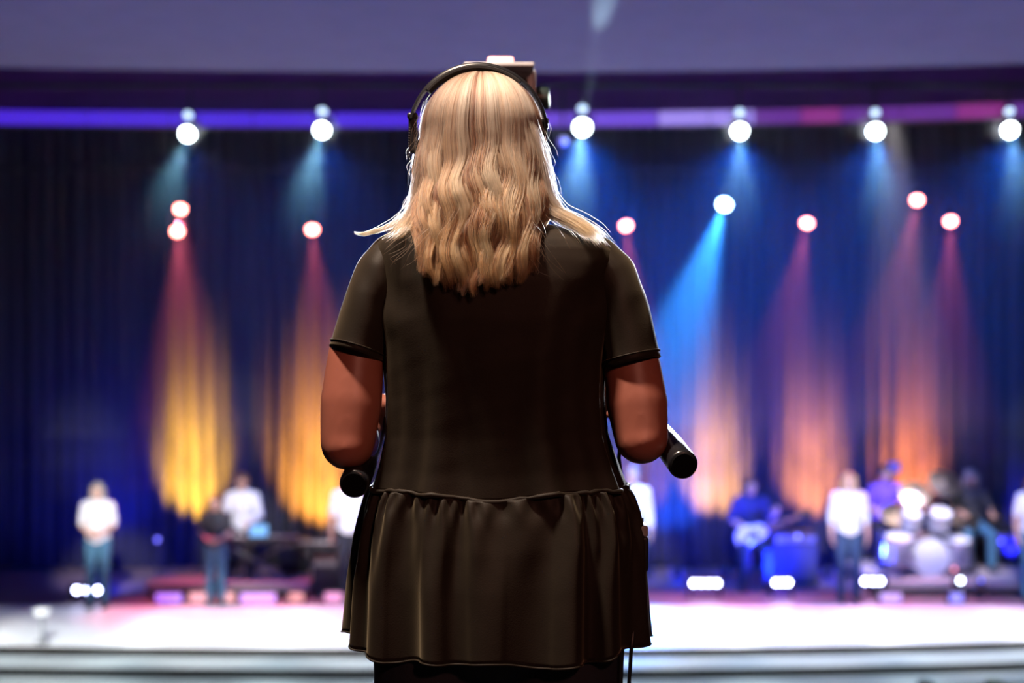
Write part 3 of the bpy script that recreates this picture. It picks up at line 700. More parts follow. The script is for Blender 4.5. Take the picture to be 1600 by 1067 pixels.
cymbal(1506, 808, 19.78, 0.21, (0.1, -0.6, 0.8), 'right-hand cymbal before the percussionist')
# camera-side flat lamp box above the drummer
p = P(1396, 730, 20.5)
t = thing('wash_lamp', (p.x, 20.5, STAGE_Z), 'square violet lamp on a tall pole above the drummer', 'stage light')
mk('head', MB().box(p + Vector((0, 0.05, 0)), (0.20, 0.10, 0.16)), m_house, t, bevel=0.01)
mk('lens', MB().box(p + Vector((0, -0.002, 0)), (0.17, 0.01, 0.13)), M('lens_violet_sq', (0.3, 0.3, 0.3), 0.4, emit=(0.14, 0.07, 0.95), es=0.8), t, smooth=False)
mk('pole', MB().cyl((p.x, 20.55, STAGE_Z + 0.01), (p.x, 20.55, p.z - 0.08), 0.014, n=10), m_black, t)
mk('base', MB().cyl((p.x, 20.55, STAGE_Z), (p.x, 20.55, STAGE_Z + 0.015), 0.14, n=20), m_black, t)

# guitar
p = P(1172, 835, 19.42)
t = thing('guitar', p, 'white electric guitar held across the guitarist\'s lap', 'guitar')
g = MB(); ax = Vector((0.93, 0, 0.36)).normalized(); up = Vector((-0.36, 0, 0.93))
def outline(a):
    r = 0.165 + 0.035 * math.cos(2 * a) + 0.018 * math.cos(3 * a + 0.4)
    return ax * r * 1.15 * math.cos(a) + up * r * 0.98 * math.sin(a)
g.loft([[p + outline(2 * PI * i / 40) * s + Vector((0, y, 0)) for i in range(40)] for (s, y) in ((0.93, -0.025), (1, -0.018), (1, 0.018), (0.93, 0.025))])
mk('body', g, M('guitar_white', (0.82, 0.82, 0.84), 0.2, coat=0.6), t)
mk('pickguard', MB().box(p + ax * 0.03 - up * 0.03 + Vector((0, -0.027, 0)), (0.16, 0.004, 0.09), Matrix((ax, Vector((0, 1, 0)), up)).transposed()), m_case, t, smooth=False)
mk('neck', MB().box(p + ax * 0.46 + Vector((0, -0.02, 0)), (0.56, 0.022, 0.05), Matrix((ax, Vector((0, 1, 0)), up)).transposed()), M('neck_wood', (0.25, 0.12, 0.05), 0.4), t, bevel=0.004)
mk('headstock', MB().box(p + ax * 0.81 + Vector((0, -0.02, 0)), (0.16, 0.016, 0.085), Matrix((ax, Vector((0, 1, 0)), up)).transposed()), m_case, t, bevel=0.004)
st = MB(); st.tube([p + ax * 0.14 + up * 0.10 + Vector((0, -0.02, 0)), P(1190, 785, 19.5), P(1180, 772, 19.62)], 0.012, 6); mk('strap', st, m_case, t)
# ================================================================ THE CAMERA OPERATOR
YW = 2.30
W0 = Vector((P(772, 533, YW).x, YW, 0.0))
op = thing('person', W0, 'camera operator seen from behind, long blonde hair and black peplum blouse', 'person')

def noise1(x, seed=0):
    return math.sin(x * 1.0 + seed) * 0.5 + math.sin(x * 2.17 + seed * 1.7) * 0.3 + math.sin(x * 4.3 + seed * 2.9) * 0.2
def interp(tab, y, c):
    ys = [r[0] for r in tab]; return float(np.interp(y, ys, [r[c] for r in tab]))

# ---- body: one continuous surface
bd = MB()
HC = Vector((P(752, 533, 2.33).x, 2.335, 1.562))
HR = rotm((0, 0, 1), PI)                      # she faces the stage
head_into(bd, HC, 1.02, HR)
bd.chain([(HC.x, 2.325, 1.34), (HC.x, 2.33, 1.49)], [0.062, 0.052])
cx = P(774, 533, YW).x
bd.ell((cx, 2.30, 1.24), (0.150, 0.085, 0.17), 24, 14); bd.ell((cx, 2.30, 1.05), (0.135, 0.085, 0.19), 24, 14)
bd.ell((cx, 2.30, 0.88), (0.165, 0.105, 0.15), 24, 14)
bd.chain([P(630, 425, 2.30), P(700, 392, 2.30), P(830, 392, 2.30), P(922, 428, 2.30)], [0.034, 0.040, 0.040, 0.034])
LE = P(543, 692, 2.25); RE = P(1002, 683, 2.25)
LW = P(575, 672, 2.47); RW = P(1010, 655, 2.46)
def arm(sh, mid, el, wr):
    bd.chain([sh, mid, mid.lerp(el, 0.55), el], [0.034, 0.0455, 0.0495, 0.0435], 18)
    bd.ell(el + Vector((0, -0.006, -0.004)), (0.040, 0.040, 0.038), 16, 10)
    bd.chain([el, el.lerp(wr, 0.35) + Vector((0, 0, -0.004)), el.lerp(wr, 0.75), wr], [0.0425, 0.041, 0.031, 0.025], 16)
arm(P(606, 440, 2.295), P(556, 556, 2.275), LE, LW)
arm(P(945, 445, 2.295), P(987, 566, 2.275), RE, RW)
# pan handles first: their lines are needed for the hands
LA, LB = P(553, 757, 2.215), P(594, 664, 2.53)
RA, RB = P(1068, 727, 2.205), P(1004, 640, 2.53)
def grip(wr, a, b, inward):
    ax = (b - a).normalized()
    q = a + ax * ((wr - a).dot(ax) + 0.05)
    n = (q - (wr + Vector((0, 0, 0.04)))); n = (n - ax * n.dot(ax)).normalized()
    d = (Vector((0, 1, 0.2)) - n * n.y * 0.3).normalized()
    hand(bd, q - n * 0.038 - Vector((0, 0.06, 0)), Vector((-inward * 0.35, 0.75, 0.12)), n, Vector((-inward, 0, 0.3)), 1.0, curl=(0.9, 1.1, 0.8), thumb=0.8)
    bd.chain([wr, q - n * 0.038 - Vector((0, 0.06, 0))], [0.026, 0.024])
grip(LW, LA, LB, -1); grip(RW, RA, RB, 1)
# legs
for s in (-1, 1):
    hp = Vector((cx + s * 0.10, 2.30, 0.84)); kn = Vector((cx + s * 0.12, 2.29, 0.47)); an = Vector((cx + s * 0.13, 2.31, 0.085))
    bd.chain([hp, hp.lerp(kn, 0.5), kn, kn.lerp(an, 0.4), an], [0.098, 0.080, 0.058, 0.056, 0.040])
    bd.chain([an + Vector((0, -0.03, -0.04)), an + Vector((s * 0.01, 0.13, -0.05))], [0.036, 0.028])
m_skin = skin_mat('operator', (0.34, 0.115, 0.080))
nt = m_skin.node_tree; m_skin.node_tree.nodes['Principled BSDF'].inputs['Roughness'].default_value = 0.45
mk('body', remesh(bd, 0.0055, 7, 0.5, 'body'), m_skin, op, angle=180)
# face
def shift(o, v):
    o.location = v
for nm, dx in (('eye', -1), ('eye', 1)):
    e = MB(); e.ell(HC + HR @ Vector((dx * 0.031, -0.083, 0.004)), (0.012, 0.009, 0.008), 10, 6); eo = mk('eye', e, M('eye_white', (0.7, 0.68, 0.66)), op)
    e = MB(); e.ell(HC + HR @ Vector((dx * 0.031, -0.091, 0.004)), (0.005, 0.003, 0.005), 8, 6); mk('iris', e, M('iris_brown', (0.05, 0.03, 0.02)), eo)
e = MB(); e.ell(HC + HR @ Vector((0, -0.094, -0.063)), (0.021, 0.006, 0.007), 10, 6); mk('mouth', e, M('lip_rose', (0.38, 0.12, 0.11)), op)

# ---- blouse: torso, sleeves, peplum
def cloth_mat(name, col, rough, sheen):
    m = M(name, col, rough, var=0.10, scale=40, sheen=sheen, spec=0.22)
    nt = m.node_tree; b = nt.nodes['Principled BSDF']
    n2 = nt.nodes.new('ShaderNodeTexNoise'); n2.inputs['Scale'].default_value = 420; n2.inputs['Detail'].default_value = 2
    tc = nt.nodes.new('ShaderNodeTexCoord'); nt.links.new(tc.outputs['Object'], n2.inputs['Vector'])
    bp = nt.nodes.new('ShaderNodeBump'); bp.inputs['Strength'].default_value = 0.15; bp.inputs['Distance'].default_value = 0.001
    nt.links.new(n2.outputs['Fac'], bp.inputs['Height']); nt.links.new(bp.outputs['Normal'], b.inputs['Normal'])
    b.inputs['Sheen Tint'].default_value = (0.9, 0.75, 0.5, 1)
    return m
m_blouse = cloth_mat('blouse_black_olive', (0.0175, 0.0125, 0.0088), 0.6, 0.22)

#       py   xl   xr   back   front
TOR = [(336, 712, 800, 0.060, 0.055), (342, 690, 822, 0.066, 0.060), (348, 668, 846, 0.072, 0.066), (355, 644, 872, 0.080, 0.072), (362, 622, 895, 0.088, 0.078),
       (370, 602, 918, 0.095, 0.084), (380, 588, 943, 0.102, 0.090), (392, 583, 962, 0.107, 0.094), (410, 583, 968, 0.112, 0.098), (440, 585, 967, 0.116, 0.104),
       (500, 590, 957, 0.118, 0.115), (560, 598, 946, 0.115, 0.120), (620, 603, 944, 0.109, 0.122), (680, 602, 950, 0.105, 0.118), (730, 592, 966, 0.105, 0.115), (760, 582, 978, 0.108, 0.115)]
NT = 120
def sect(py, xl, xr, bk, fr, ex=2.5):
    a = P(xl, py, YW); b = P(xr, py, YW); c = (a + b) / 2; hw = (b.x - a.x) / 2
    ring = []
    for k in range(NT):
        th = 2 * PI * k / NT
        sn, cs = math.sin(th), math.cos(th)
        x = math.copysign(abs(cs) ** (2 / ex), cs) * hw; y = math.copysign(abs(sn) ** (2 / ex), sn) * (fr if sn > 0 else bk)
        ring.append(Vector((c.x + x, YW + y, c.z)))
    return ring
rings = []
for py in np.concatenate([np.arange(336, 396, 3), np.arange(396, 760, 6), [760]]):
    ring = sect(py, *[interp(TOR, py, c) for c in (1, 2, 3, 4)])
    zf = max(0.0, (py - 400) / 372.0)
    for k, p in enumerate(ring):
        th = 2 * PI * k / NT
        n = Vector((math.cos(th), math.sin(th), 0))
        # long soft vertical folds growing towards the waist, drag lines near the armholes
        f = 0.0050 * zf * math.sin(th * 9 + 0.6 * math.sin(py * 0.011)) + 0.0035 * zf * math.sin(th * 17 + 1.3 + py * 0.004)
        f += 0.0004 * noise1(py * 0.05 + th * 3, 2.0) * min(1, max(0, (py - 370) / 40))
        if math.sin(th) < 0:
            ux = (p.x - cx) / 0.18
            f += 0.004 * math.exp(-((py - 470) / 60.0) ** 2) * math.sin((abs(ux) * 10 + py * 0.06)) * min(1, abs(ux) ** 3)
        p += n * f
        # neckline scooped a little, waist seam dips at the centre back
        if py > 700 and math.sin(th) < 0:
            dip = math.exp(-((p.x - cx + 0.005) / 0.075) ** 2); p.z -= 0.012 * dip * (py - 700) / 60.0
    rings.append(ring)
tb = MB(); tb.loft(rings, True, False)
blouse = mk('blouse', tb, m_blouse, op, angle=180, solid=0.002)
seam_ring = rings[-1]
# rolled waist seam
path = [p + Vector((math.cos(2 * PI * k / NT), math.sin(2 * PI * k / NT), 0)) * 0.002 + Vector((0, 0, 0.0025 * noise1(k * 0.6, 1.0))) for k, p in enumerate(seam_ring)]
sb = MB(); sb.tube(path + path[:1], [0.0035 + 0.0012 * noise1(k * 0.9, 3) for k in range(NT + 1)], 8, False)
mk('waist_seam', sb, m_blouse, blouse, angle=180)
# neck band
path = [p + Vector((0, 0, 0.001)) for p in rings[0]]
sb = MB(); sb.tube(path + path[:1], 0.004, 8, False); mk('neck_band', sb, m_blouse, blouse, angle=180)
# yoke-to-sleeve seams
def sleeve(tab, s, seed):
    ctr = [P(px, py, yy) for (px, py, hw, hd, yy) in tab]
    idx = np.linspace(0, len(tab) - 1, 46); n = 56; rings = []
    cen = [Vector([float(np.interp(i, range(len(tab)), [c[a] for c in ctr])) for a in range(3)]) for i in idx]
    for _ in range(3):
        cen = [cen[0]] + [(cen[i - 1] + cen[i] * 2 + cen[i + 1]) / 4 for i in range(1, len(cen) - 1)] + [cen[-1]]
    for j, i in enumerate(idx):
        hw = float(np.interp(i, range(len(tab)), [r[2] for r in tab])) * YW / F; hd = float(np.interp(i, range(len(tab)), [r[3] for r in tab]))
        c = cen[j]; d = (cen[min(j + 1, len(cen) - 1)] - cen[max(j - 1, 0)]).normalized()
        vy = Vector((0, 1, 0)); vy = (vy - d * vy.dot(d)).normalized(); ux = vy.cross(d).normalized()
        if ux.x < 0: ux = -ux
        t = j / (len(idx) - 1); ring = []
        for k in range(n):
            a = 2 * PI * k / n
            f = 1 + 0.025 * t * math.sin(3 * a + seed) + 0.018 * math.sin(2 * a + 9 * t + seed) * t
            # drag folds running down from the armhole
            inner = max(0.0, math.cos(a) * (-s))
            f -= 0.17 * inner * math.exp(-((t - 0.42) / 0.16) ** 2) * (0.5 + 0.5 * math.sin(14 * t - 3.0 * math.sin(a) + seed))
            f += 0.045 * math.sin(18 * t + 4.0 * a * s + seed) * math.exp(-((t - 0.5) / 0.25) ** 2) * (0.35 + inner)
            if t > 0.93: f += 0.02 * ((t - 0.93) / 0.07)
            ring.append(c + ux * math.cos(a) * hw * f + vy * math.sin(a) * hd * f)
        rings.append(ring)
    b = MB(); b.loft(rings, True, False)
    o = mk('sleeve', b, m_blouse, blouse, angle=180, solid=0.0025)
    # stitched hem
    q = rings[-3]; pth = [v + (v - cen[-3]).normalized() * 0.0012 for v in q]
    b = MB(); b.tube(pth + pth[:1], 0.0012, 6, False); mk('sleeve_hem', b, m_blouse, blouse, angle=180)
    # armhole seam
    return o
sleeve([(640, 384, 24, 0.040, 2.30), (613, 398, 34, 0.056, 2.298), (596, 425, 40, 0.064, 2.294), (582, 468, 43, 0.066, 2.288), (570, 512, 43.5, 0.064, 2.282), (557, 553, 44, 0.061, 2.277)], -1, 0.4)
sleeve([(905, 388, 24, 0.040, 2.30), (934, 402, 34, 0.056, 2.298), (952, 430, 42, 0.064, 2.294), (965, 472, 44, 0.066, 2.288), (976, 520, 44.5, 0.064, 2.282), (987, 568, 45, 0.061, 2.277)], 1, 1.9)

# peplum: gathered skirt of the blouse
PEP = [(760, 582, 978, 0.110, 0.116), (795, 570, 992, 0.119, 0.125), (840, 561, 999, 0.126, 0.135), (900, 553, 1000, 0.132, 0.145), (960, 550, 1002, 0.136, 0.150), (1010, 547, 1005, 0.139, 0.155)]
NP = 420
def pep_ring(t):
    ring = []
    for k in range(NP):
        th = 2 * PI * k / NP; sn, cs = math.sin(th), math.cos(th)
        hem = 990 + 22 * max(0.0, -sn) ** 0.7 + 4 * math.sin(th * 5 + 1) + 2.5 * math.sin(th * 13)
        py = 760 + (hem - 760) * t
        xl, xr, bk, fr = [interp(PEP, min(py, 1010), c) for c in (1, 2, 3, 4)]
        a = P(xl, py, YW); b = P(xr, py, YW); c = (a + b) / 2; hw = (b.x - a.x) / 2
        ex = 2.5 - 0.3 * t
        x = math.copysign(abs(cs) ** (2 / ex), cs) * hw; y = math.copysign(abs(sn) ** (2 / ex), sn) * (fr if sn > 0 else bk)
        p = Vector((c.x + x, YW + y, c.z))
        if sn < 0: p.z -= 0.012 * math.exp(-((p.x - cx + 0.005) / 0.075) ** 2) * (1 - t)
        # gathers: fine at the seam, merging into broad irregular folds lower down
        wv = th + 0.05 * math.sin(7 * th) + 0.03 * math.sin(3 * th + 1)
        broad = math.sin(wv * 15 + 0.5 * math.sin(th * 4)) ; broad = math.copysign(abs(broad) ** 0.75, broad)
        mid = math.sin(wv * 27 + 1.7); fine = math.sin(wv * 52 + 0.6)
        amp = 0.0170 * (t ** 0.6) * (0.65 + 0.35 * math.sin(th * 6 + 2.0)) + 0.002
        f = amp * broad + 0.0050 * math.exp(-((t - 0.22) / 0.25) ** 2) * mid + 0.0042 * math.exp(-((t - 0.06) / 0.07) ** 2) * fine * min(1.0, t / 0.02)
        nrm = Vector((cs / max(hw, 0.01), sn / 0.13, 0)).normalized()
        p += nrm * f
        ring.append(p)
    return ring
ts = np.concatenate([np.linspace(0, 0.12, 10), np.linspace(0.15, 1.0, 30)])
pb = MB(); pr = [pep_ring(t) for t in ts]; pb.loft(pr, True, False)
pep = mk('peplum', pb, m_blouse, blouse, angle=180, solid=0.002)
hb = MB(); hb.tube(pr[-1] + pr[-1][:1], 0.0016, 6, False); mk('peplum_hem', hb, m_blouse, blouse, angle=180)

# ---- jeans and shoes
m_den = M('operator_jeans', (0.010, 0.011, 0.020), 0.8, scale=90, bump=0.2)
jb = MB(); jb.ell((cx + 0.005, 2.30, 0.84), (0.192, 0.125, 0.15), 28, 16)
for s in (-1, 1):
    hp = Vector((cx + 0.005 + s * 0.098, 2.30, 0.82)); kn = Vector((cx + s * 0.12, 2.29, 0.47)); an = Vector((cx + s * 0.13, 2.31, 0.10))
    jb.chain([hp, hp.lerp(kn, 0.5), kn, kn.lerp(an, 0.4), an], [0.106, 0.090, 0.070, 0.066, 0.052], 18)
mk('jeans', remesh(jb, 0.010, 5, 0.5, 'jeans'), m_den, op, angle=180)
for s in (-1, 1):
    an = Vector((cx + s * 0.13, 2.31, 0.085)); sm = MB()
    sm.chain([an + Vector((0, -0.035, -0.038)), an + Vector((0, 0.05, -0.036)), an + Vector((s * 0.012, 0.14, -0.045))], [0.046, 0.045, 0.038])
    sm.box(an + Vector((s * 0.005, 0.05, -0.075)), (0.088, 0.26, 0.02))
    mk('shoe', remesh(sm, 0.008, 3, 0.5, 'shoe'), M('operator_shoe', (0.02, 0.02, 0.022), 0.5), op, angle=180)

# ---- hair: tens of thousands of strands, one part
HW = [(p_, 96.5 * math.sqrt(max(0.003, 1 - ((206 - p_) / 100.2) ** 2))) for p_ in range(106, 206, 2)] + [(206, 96.5), (240, 102), (280, 105), (320, 106), (345, 104), (370, 98), (400, 92), (425, 90), (445, 86), (460, 80)]
HX = [(106, 752), (200, 752), (300, 752), (345, 752), (380, 750), (420, 747), (460, 745)]
HB = [(p_, 0.1145 * math.sqrt(max(0.004, 1 - ((222 - p_) / 116.2) ** 2))) for p_ in range(106, 222, 2)] + [(222, 0.1145), (250, 0.1150), (290, 0.1175), (330, 0.1240), (360, 0.136), (400, 0.150), (460, 0.158)]
Y0 = 2.335
NPT = 44
strands = []; tints = []; rads = []
def smooth01(a, b, x):
    t = np.clip((np.asarray(x, float) - a) / (b - a), 0, 1); return t * t * (3 - 2 * t)
_vt = {}
def vi(tab, y, c=1):
    k = (id(tab), c)
    if k not in _vt:
        g = np.arange(60, 520, 1.0); v = np.interp(g, [r[0] for r in tab], [r[c] for r in tab]); o = v.copy()
        ker = np.hanning(33); ker /= ker.sum(); sm = np.convolve(np.pad(v, 16, 'edge'), ker, 'valid')
        m = np.clip((g - 205) / 30, 0, 1); _vt[k] = (g, o * (1 - m) + sm * m)
    return np.interp(y, *_vt[k])
rnd = random.Random(11)
NL = 38
def to_world(px, py, y): return np.stack([(px - 800) * YW / F, y, CZ - (py - 533.5) * YW / F], 1)
for li in range(NL):
    s0 = -1.0 + 2.0 * (li + 0.5 + rnd.uniform(-0.35, 0.35)) / NL
    front = rnd.random()                        # which lock lies on top
    lay0 = 0.90 + 0.10 * front
    ph_ = 5.5 * s0 + rnd.uniform(-0.6, 0.6); wl = rnd.uniform(92, 102); am = rnd.uniform(0.7, 1.0)
    tint0 = 0.04 + 0.64 * front + rnd.uniform(-0.20, 0.20) - (0.30 if rnd.random() < 0.22 else 0); drop = rnd.uniform(-6, 8); dr_ = rnd.gauss(0, 2.0)
    for sub in range(5):
        s1 = rnd.gauss(0, 0.030); l1 = rnd.gauss(0, 0.010); ph1 = rnd.uniform(-0.35, 0.35); tn1 = rnd.gauss(0, 0.10); d1 = rnd.gauss(0, 6)
        for q in range(58):
            jit = rnd.gauss(0, 0.019); lj = rnd.gauss(0, 0.008); own = rnd.uniform(0, 6.28); fz = rnd.gauss(0, 1)
            end = 450 + drop + d1 - 22 * min(1, abs(s0)) ** 2 - abs(rnd.gauss(0, 7))
            if abs(s0) > 0.93: end = min(end, 400 + rnd.uniform(-30, 20))
            st_ = 106.5 + rnd.uniform(0, 4)
            t = np.linspace(0, 1, NPT); py = st_ + (end - st_) * t ** 1.6
            conv = smooth01(240, 430, py)
            s = np.clip(s0 * (1 - 0.04 * conv) + (s1 + jit) * (1.5 - 0.35 * conv), -1.03, 1.03)
            A = 7.5 * am * smooth01(170, 310, py)
            wave = A * np.sin(2 * PI * py / wl + ph_ + ph1) + dr_ * conv + 1.1 * np.sin(py * 0.06 + own) * conv + 0.9 * fz * conv
            ss = np.minimum(1, np.abs(s)); prof = (1 - ss ** 2.3) ** (1 / 2.3)
            px = vi(HX, py) + s * vi(HW, py) + wave * (0.5 + 0.5 * (1 - ss))
            ridge = 0.0038 * am * smooth01(180, 320, py) * np.cos(2 * PI * py / wl + ph_ + 0.9)
            dep = vi(HB, py) * (lay0 + l1 + lj) * prof + ridge
            k = smooth01(195, 400, py)
            lie = vi(TOR, np.maximum(py, 392), 3) + (Y0 - YW) + 0.010 + 0.012 * front + 0.35 * lj - 0.012 * ss ** 2 + ridge
            dep = dep * (1 - k) + (lie - 0.05 * (1 - prof) * (1 - smooth01(330, 400, py))) * k
            strands.append(to_world(px, py, Y0 - dep)); tints.append(min(1, max(0, tint0 + tn1 + rnd.gauss(0, 0.17)))); rads.append(rnd.uniform(0.00035, 0.00070))
# front hair framing the face, falling before the shoulders
for s in (-1, 1):
    for q in range(900):
        u = rnd.random(); fy = rnd.uniform(-0.005, 0.075); end = rnd.uniform(350, 420); pts = []; o1 = rnd.gauss(0, 2.5); o2 = rnd.uniform(0, 6.28)
        t = np.linspace(0, 1, NPT); py = 107 + (end - 107) * t ** 1.6
        hw = vi(HW, np.minimum(py, 340)) * (0.93 + 0.07 * u) - 10 * smooth01(300, 400, py)
        yy = Y0 + fy * (smooth01(105, 150, py)) + 0.03 * smooth01(330, 400, py)
        px = vi(HX, py) + s * hw + o1 * smooth01(120, 300, py) + 4 * np.sin(py / 16.0 + o2 * 0.2) * smooth01(200, 320, py)
        strands.append(to_world(px, py, yy)); tints.append(min(1, max(0, 0.7 + rnd.gauss(0, 0.12)))); rads.append(rnd.uniform(0.0003, 0.00055))
# locks lying over the shoulders, and flyaways
def lock(ctrl, n, spread, endsp, tint, rk=1.0):
    K = np.array(ctrl, float); L = np.linspace(0, 1, len(K))
    for q in range(n):
        a, b, c = rnd.gauss(0, 1), rnd.gauss(0, 1), rnd.gauss(0, 1); cut = rnd.uniform(0.82, 1.0); o = rnd.uniform(0, 6.28); pts = []
        t = np.linspace(0, 1, NPT) * cut
        px, py, yy = [np.interp(t, L, K[:, j]) for j in range(3)]
        sp = spread * (1 - t) + endsp * t
        px = px + a * sp + 1.5 * np.sin(9 * t + o); py = py + b * sp * 0.5 + 1.2 * np.sin(8 * t + o); yy = yy + c * sp * 0.0008
        pts = to_world(px, py, yy)
        for _ in range(3): pts[1:-1] = (pts[:-2] + 2 * pts[1:-1] + pts[2:]) / 4
        strands.append(pts); tints.append(min(1, max(0, tint + rnd.gauss(0, 0.1)))); rads.append(rk * rnd.uniform(0.0003, 0.0005))
lock([(822, 200, 2.26), (842, 260, 2.262), (850, 310, 2.256), (866, 336, 2.248), (892, 350, 2.236), (914, 366, 2.22), (930, 388, 2.205)], 330, 6, 9, 0.7)
lock([(838, 240, 2.28), (850, 300, 2.27), (860, 332, 2.26), (880, 346, 2.25), (905, 358, 2.235), (924, 380, 2.21)], 250, 4, 9, 0.75)
lock([(662, 230, 2.28), (650, 290, 2.275), (644, 330, 2.268), (622, 350, 2.262), (596, 362, 2.262), (572, 368, 2.27), (555, 364, 2.285)], 75, 3.5, 1.8, 0.8)
lock([(668, 250, 2.26), (660, 310, 2.25), (648, 345, 2.235), (640, 362, 2.22), (622, 378, 2.21)], 140, 4, 12, 0.6)
for q in range(40):
    s = rnd.choice((-1, 1)); py0 = rnd.uniform(150, 300); x0 = 752 + s * interp(HW, py0, 1); r = rnd.uniform(4, 20)
    lock([(x0 - s * 6, py0 - 20, Y0 - 0.02), (x0 + s * r * 0.4, py0 + 10, Y0 - 0.03), (x0 + s * r, py0 + 30, Y0 - 0.03), (x0 + s * r * rnd.uniform(0.3, 1.3), py0 + rnd.uniform(45, 80), Y0 - 0.03)], 1, 2, 3, 0.9, 0.55)
for q in range(70):
    x0 = rnd.uniform(655, 850); dx = (x0 - 750) * rnd.uniform(0.1, 0.5); y0_ = rnd.uniform(330, 390)
    lock([(x0, y0_, 2.18), (x0 + dx * 0.5, y0_ + 20, 2.176), (x0 + dx + rnd.gauss(0, 6), y0_ + 40, 2.178), (x0 + dx * 1.3 + rnd.gauss(0, 10), y0_ + rnd.uniform(45, 62), 2.178)], 1, 2, 3, 0.8, 0.6)

hc = bpy.data.hair_curves.new('hair'); hc.add_curves([NPT] * len(strands))
pos = np.array(strands, np.float32).reshape(-1, 3) - np.array(W0, np.float32)
hc.points.foreach_set('position', pos.ravel())
tp = np.linspace(0, 1, NPT); tap = np.clip(1.15 - 0.95 * tp ** 4, 0.2, 1)
ra = np.outer(np.array(rads), tap).astype(np.float32).ravel(); hc.points.foreach_set('radius', ra)
at = hc.attributes.new('tint', 'FLOAT', 'POINT'); at.data.foreach_set('value', np.repeat(np.array(tints, np.float32), NPT))
at = hc.attributes.new('along', 'FLOAT', 'POINT'); at.data.foreach_set('value', np.tile(tp.astype(np.float32), len(strands)))
hm = bpy.data.materials.new('blonde_hair'); hm.use_nodes = True; nt = hm.node_tree; nt.nodes.clear()
o_ = nt.nodes.new('ShaderNodeOutputMaterial'); hbs = nt.nodes.new('ShaderNodeBsdfHairPrincipled'); hbs.model = 'CHIANG'; hbs.parametrization = 'COLOR'
a1 = nt.nodes.new('ShaderNodeAttribute'); a1.attribute_name = 'tint'; a2 = nt.nodes.new('ShaderNodeAttribute'); a2.attribute_name = 'along'
r1 = nt.nodes.new('ShaderNodeValToRGB'); r1.color_ramp.elements[0].color = (0.070, 0.030, 0.018, 1); r1.color_ramp.elements[1].color = (0.66, 0.43, 0.295, 1)
r1.color_ramp.elements.new(0.45).color = (0.34, 0.185, 0.112, 1)
r2 = nt.nodes.new('ShaderNodeValToRGB'); r2.color_ramp.elements[0].color = (0.90, 0.86, 0.84, 1); r2.color_ramp.elements[0].position = 0.35; r2.color_ramp.elements[1].color = (1.0, 0.74, 0.46, 1); r2.color_ramp.elements[1].position = 0.9
mx = nt.nodes.new('ShaderNodeMix'); mx.data_type = 'RGBA'; mx.blend_type = 'MULTIPLY'; mx.inputs['Factor'].default_value = 1.0
nt.links.new(a1.outputs['Fac'], r1.inputs['Fac']); nt.links.new(a2.outputs['Fac'], r2.inputs['Fac'])
nt.links.new(r1.outputs['Color'], mx.inputs['A']); nt.links.new(r2.outputs['Color'], mx.inputs['B'])
nt.links.new(mx.outputs['Result'], hbs.inputs['Color'])
hbs.inputs['Roughness'].default_value = 0.38; hbs.inputs['Radial Roughness'].default_value = 0.5
nt.links.new(hbs.outputs[0], o_.inputs['Surface'])
hc.materials.append(hm)
ho = bpy.data.objects.new('hair', hc); C.objects.link(ho); ho.parent = op

# ================================================================ HEADSET
hs = thing('headset', (HC.x, 2.33, 1.50), 'black headset over the operator\'s blonde hair', 'headset')
m_plas = M('headset_plastic', (0.016, 0.016, 0.019), 0.32); m_pad = M('headset_pad', (0.02, 0.02, 0.022), 0.7)
def hp_pt(a, k=1.0, y=2.315):
    c = P(747, 209, y); r = 106 * y / F
    return Vector((c.x + math.cos(a) * (r - 0.001) * k, y, c.z + math.sin(a) * r * k))
rg = []
for a in np.linspace(math.radians(4), math.radians(168), 60):
    c = hp_pt(a); n = Vector((math.cos(a), 0, math.sin(a)))
    rg.append([c + n * dn + Vector((0, dy, 0)) for dn, dy in ((0.004, -0.011), (0.0055, 0), (0.004, 0.011), (0.0, 0.013), (-0.002, 0.0), (0.0, -0.013))])
hb_ = MB(); hb_.loft(rg); band = mk('headband', hb_, m_plas, hs, angle=60)
rg = []
for a in np.linspace(math.radians(50), math.radians(140), 30):
    c = hp_pt(a, 0.965); n = Vector((math.cos(a), 0, math.sin(a)))
    rg.append([c + n * 0.006 * math.cos(q) + Vector((0, 0.016 * math.sin(q), 0)) for q in np.linspace(0, 2 * PI, 11)[:-1]])
hb_ = MB(); hb_.loft(rg); mk('padding', hb_, m_pad, band)
for s, (px, py) in ((-1, (645, 214)), (1, (849, 222))):
    p = P(px, py, 2.32)
    y_ = MB(); y_.box(p + Vector((0, 0, 0.004)), (0.013, 0.022, 0.062)); y_.box(p + Vector((0, 0, 0.033)), (0.017, 0.026, 0.010))
    arm_ = mk('slider', y_, m_plas, hs, bevel=0.003)
    for i in range(13):
        for dy in (-1, 1): pass
    cpt = P(px - s * 8, py + 38, 2.34)
    cu = MB(); cu.lathe([(0.030, -0.022), (0.036, -0.015), (0.038, 0.0), (0.034, 0.010), (0.020, 0.014)], cpt + Vector((-s * 0.006, 0, 0)), (s, 0, 0.08), 26)
    cup = mk('ear_cup', cu, m_plas, hs)
    cu = MB(); cu.lathe([(0.020, -0.036), (0.033, -0.036), (0.038, -0.030), (0.036, -0.021), (0.020, -0.020)], cpt + Vector((-s * 0.006, 0, 0)), (s, 0, 0.08), 26)
    mk('ear_pad', cu, m_pad, cup)
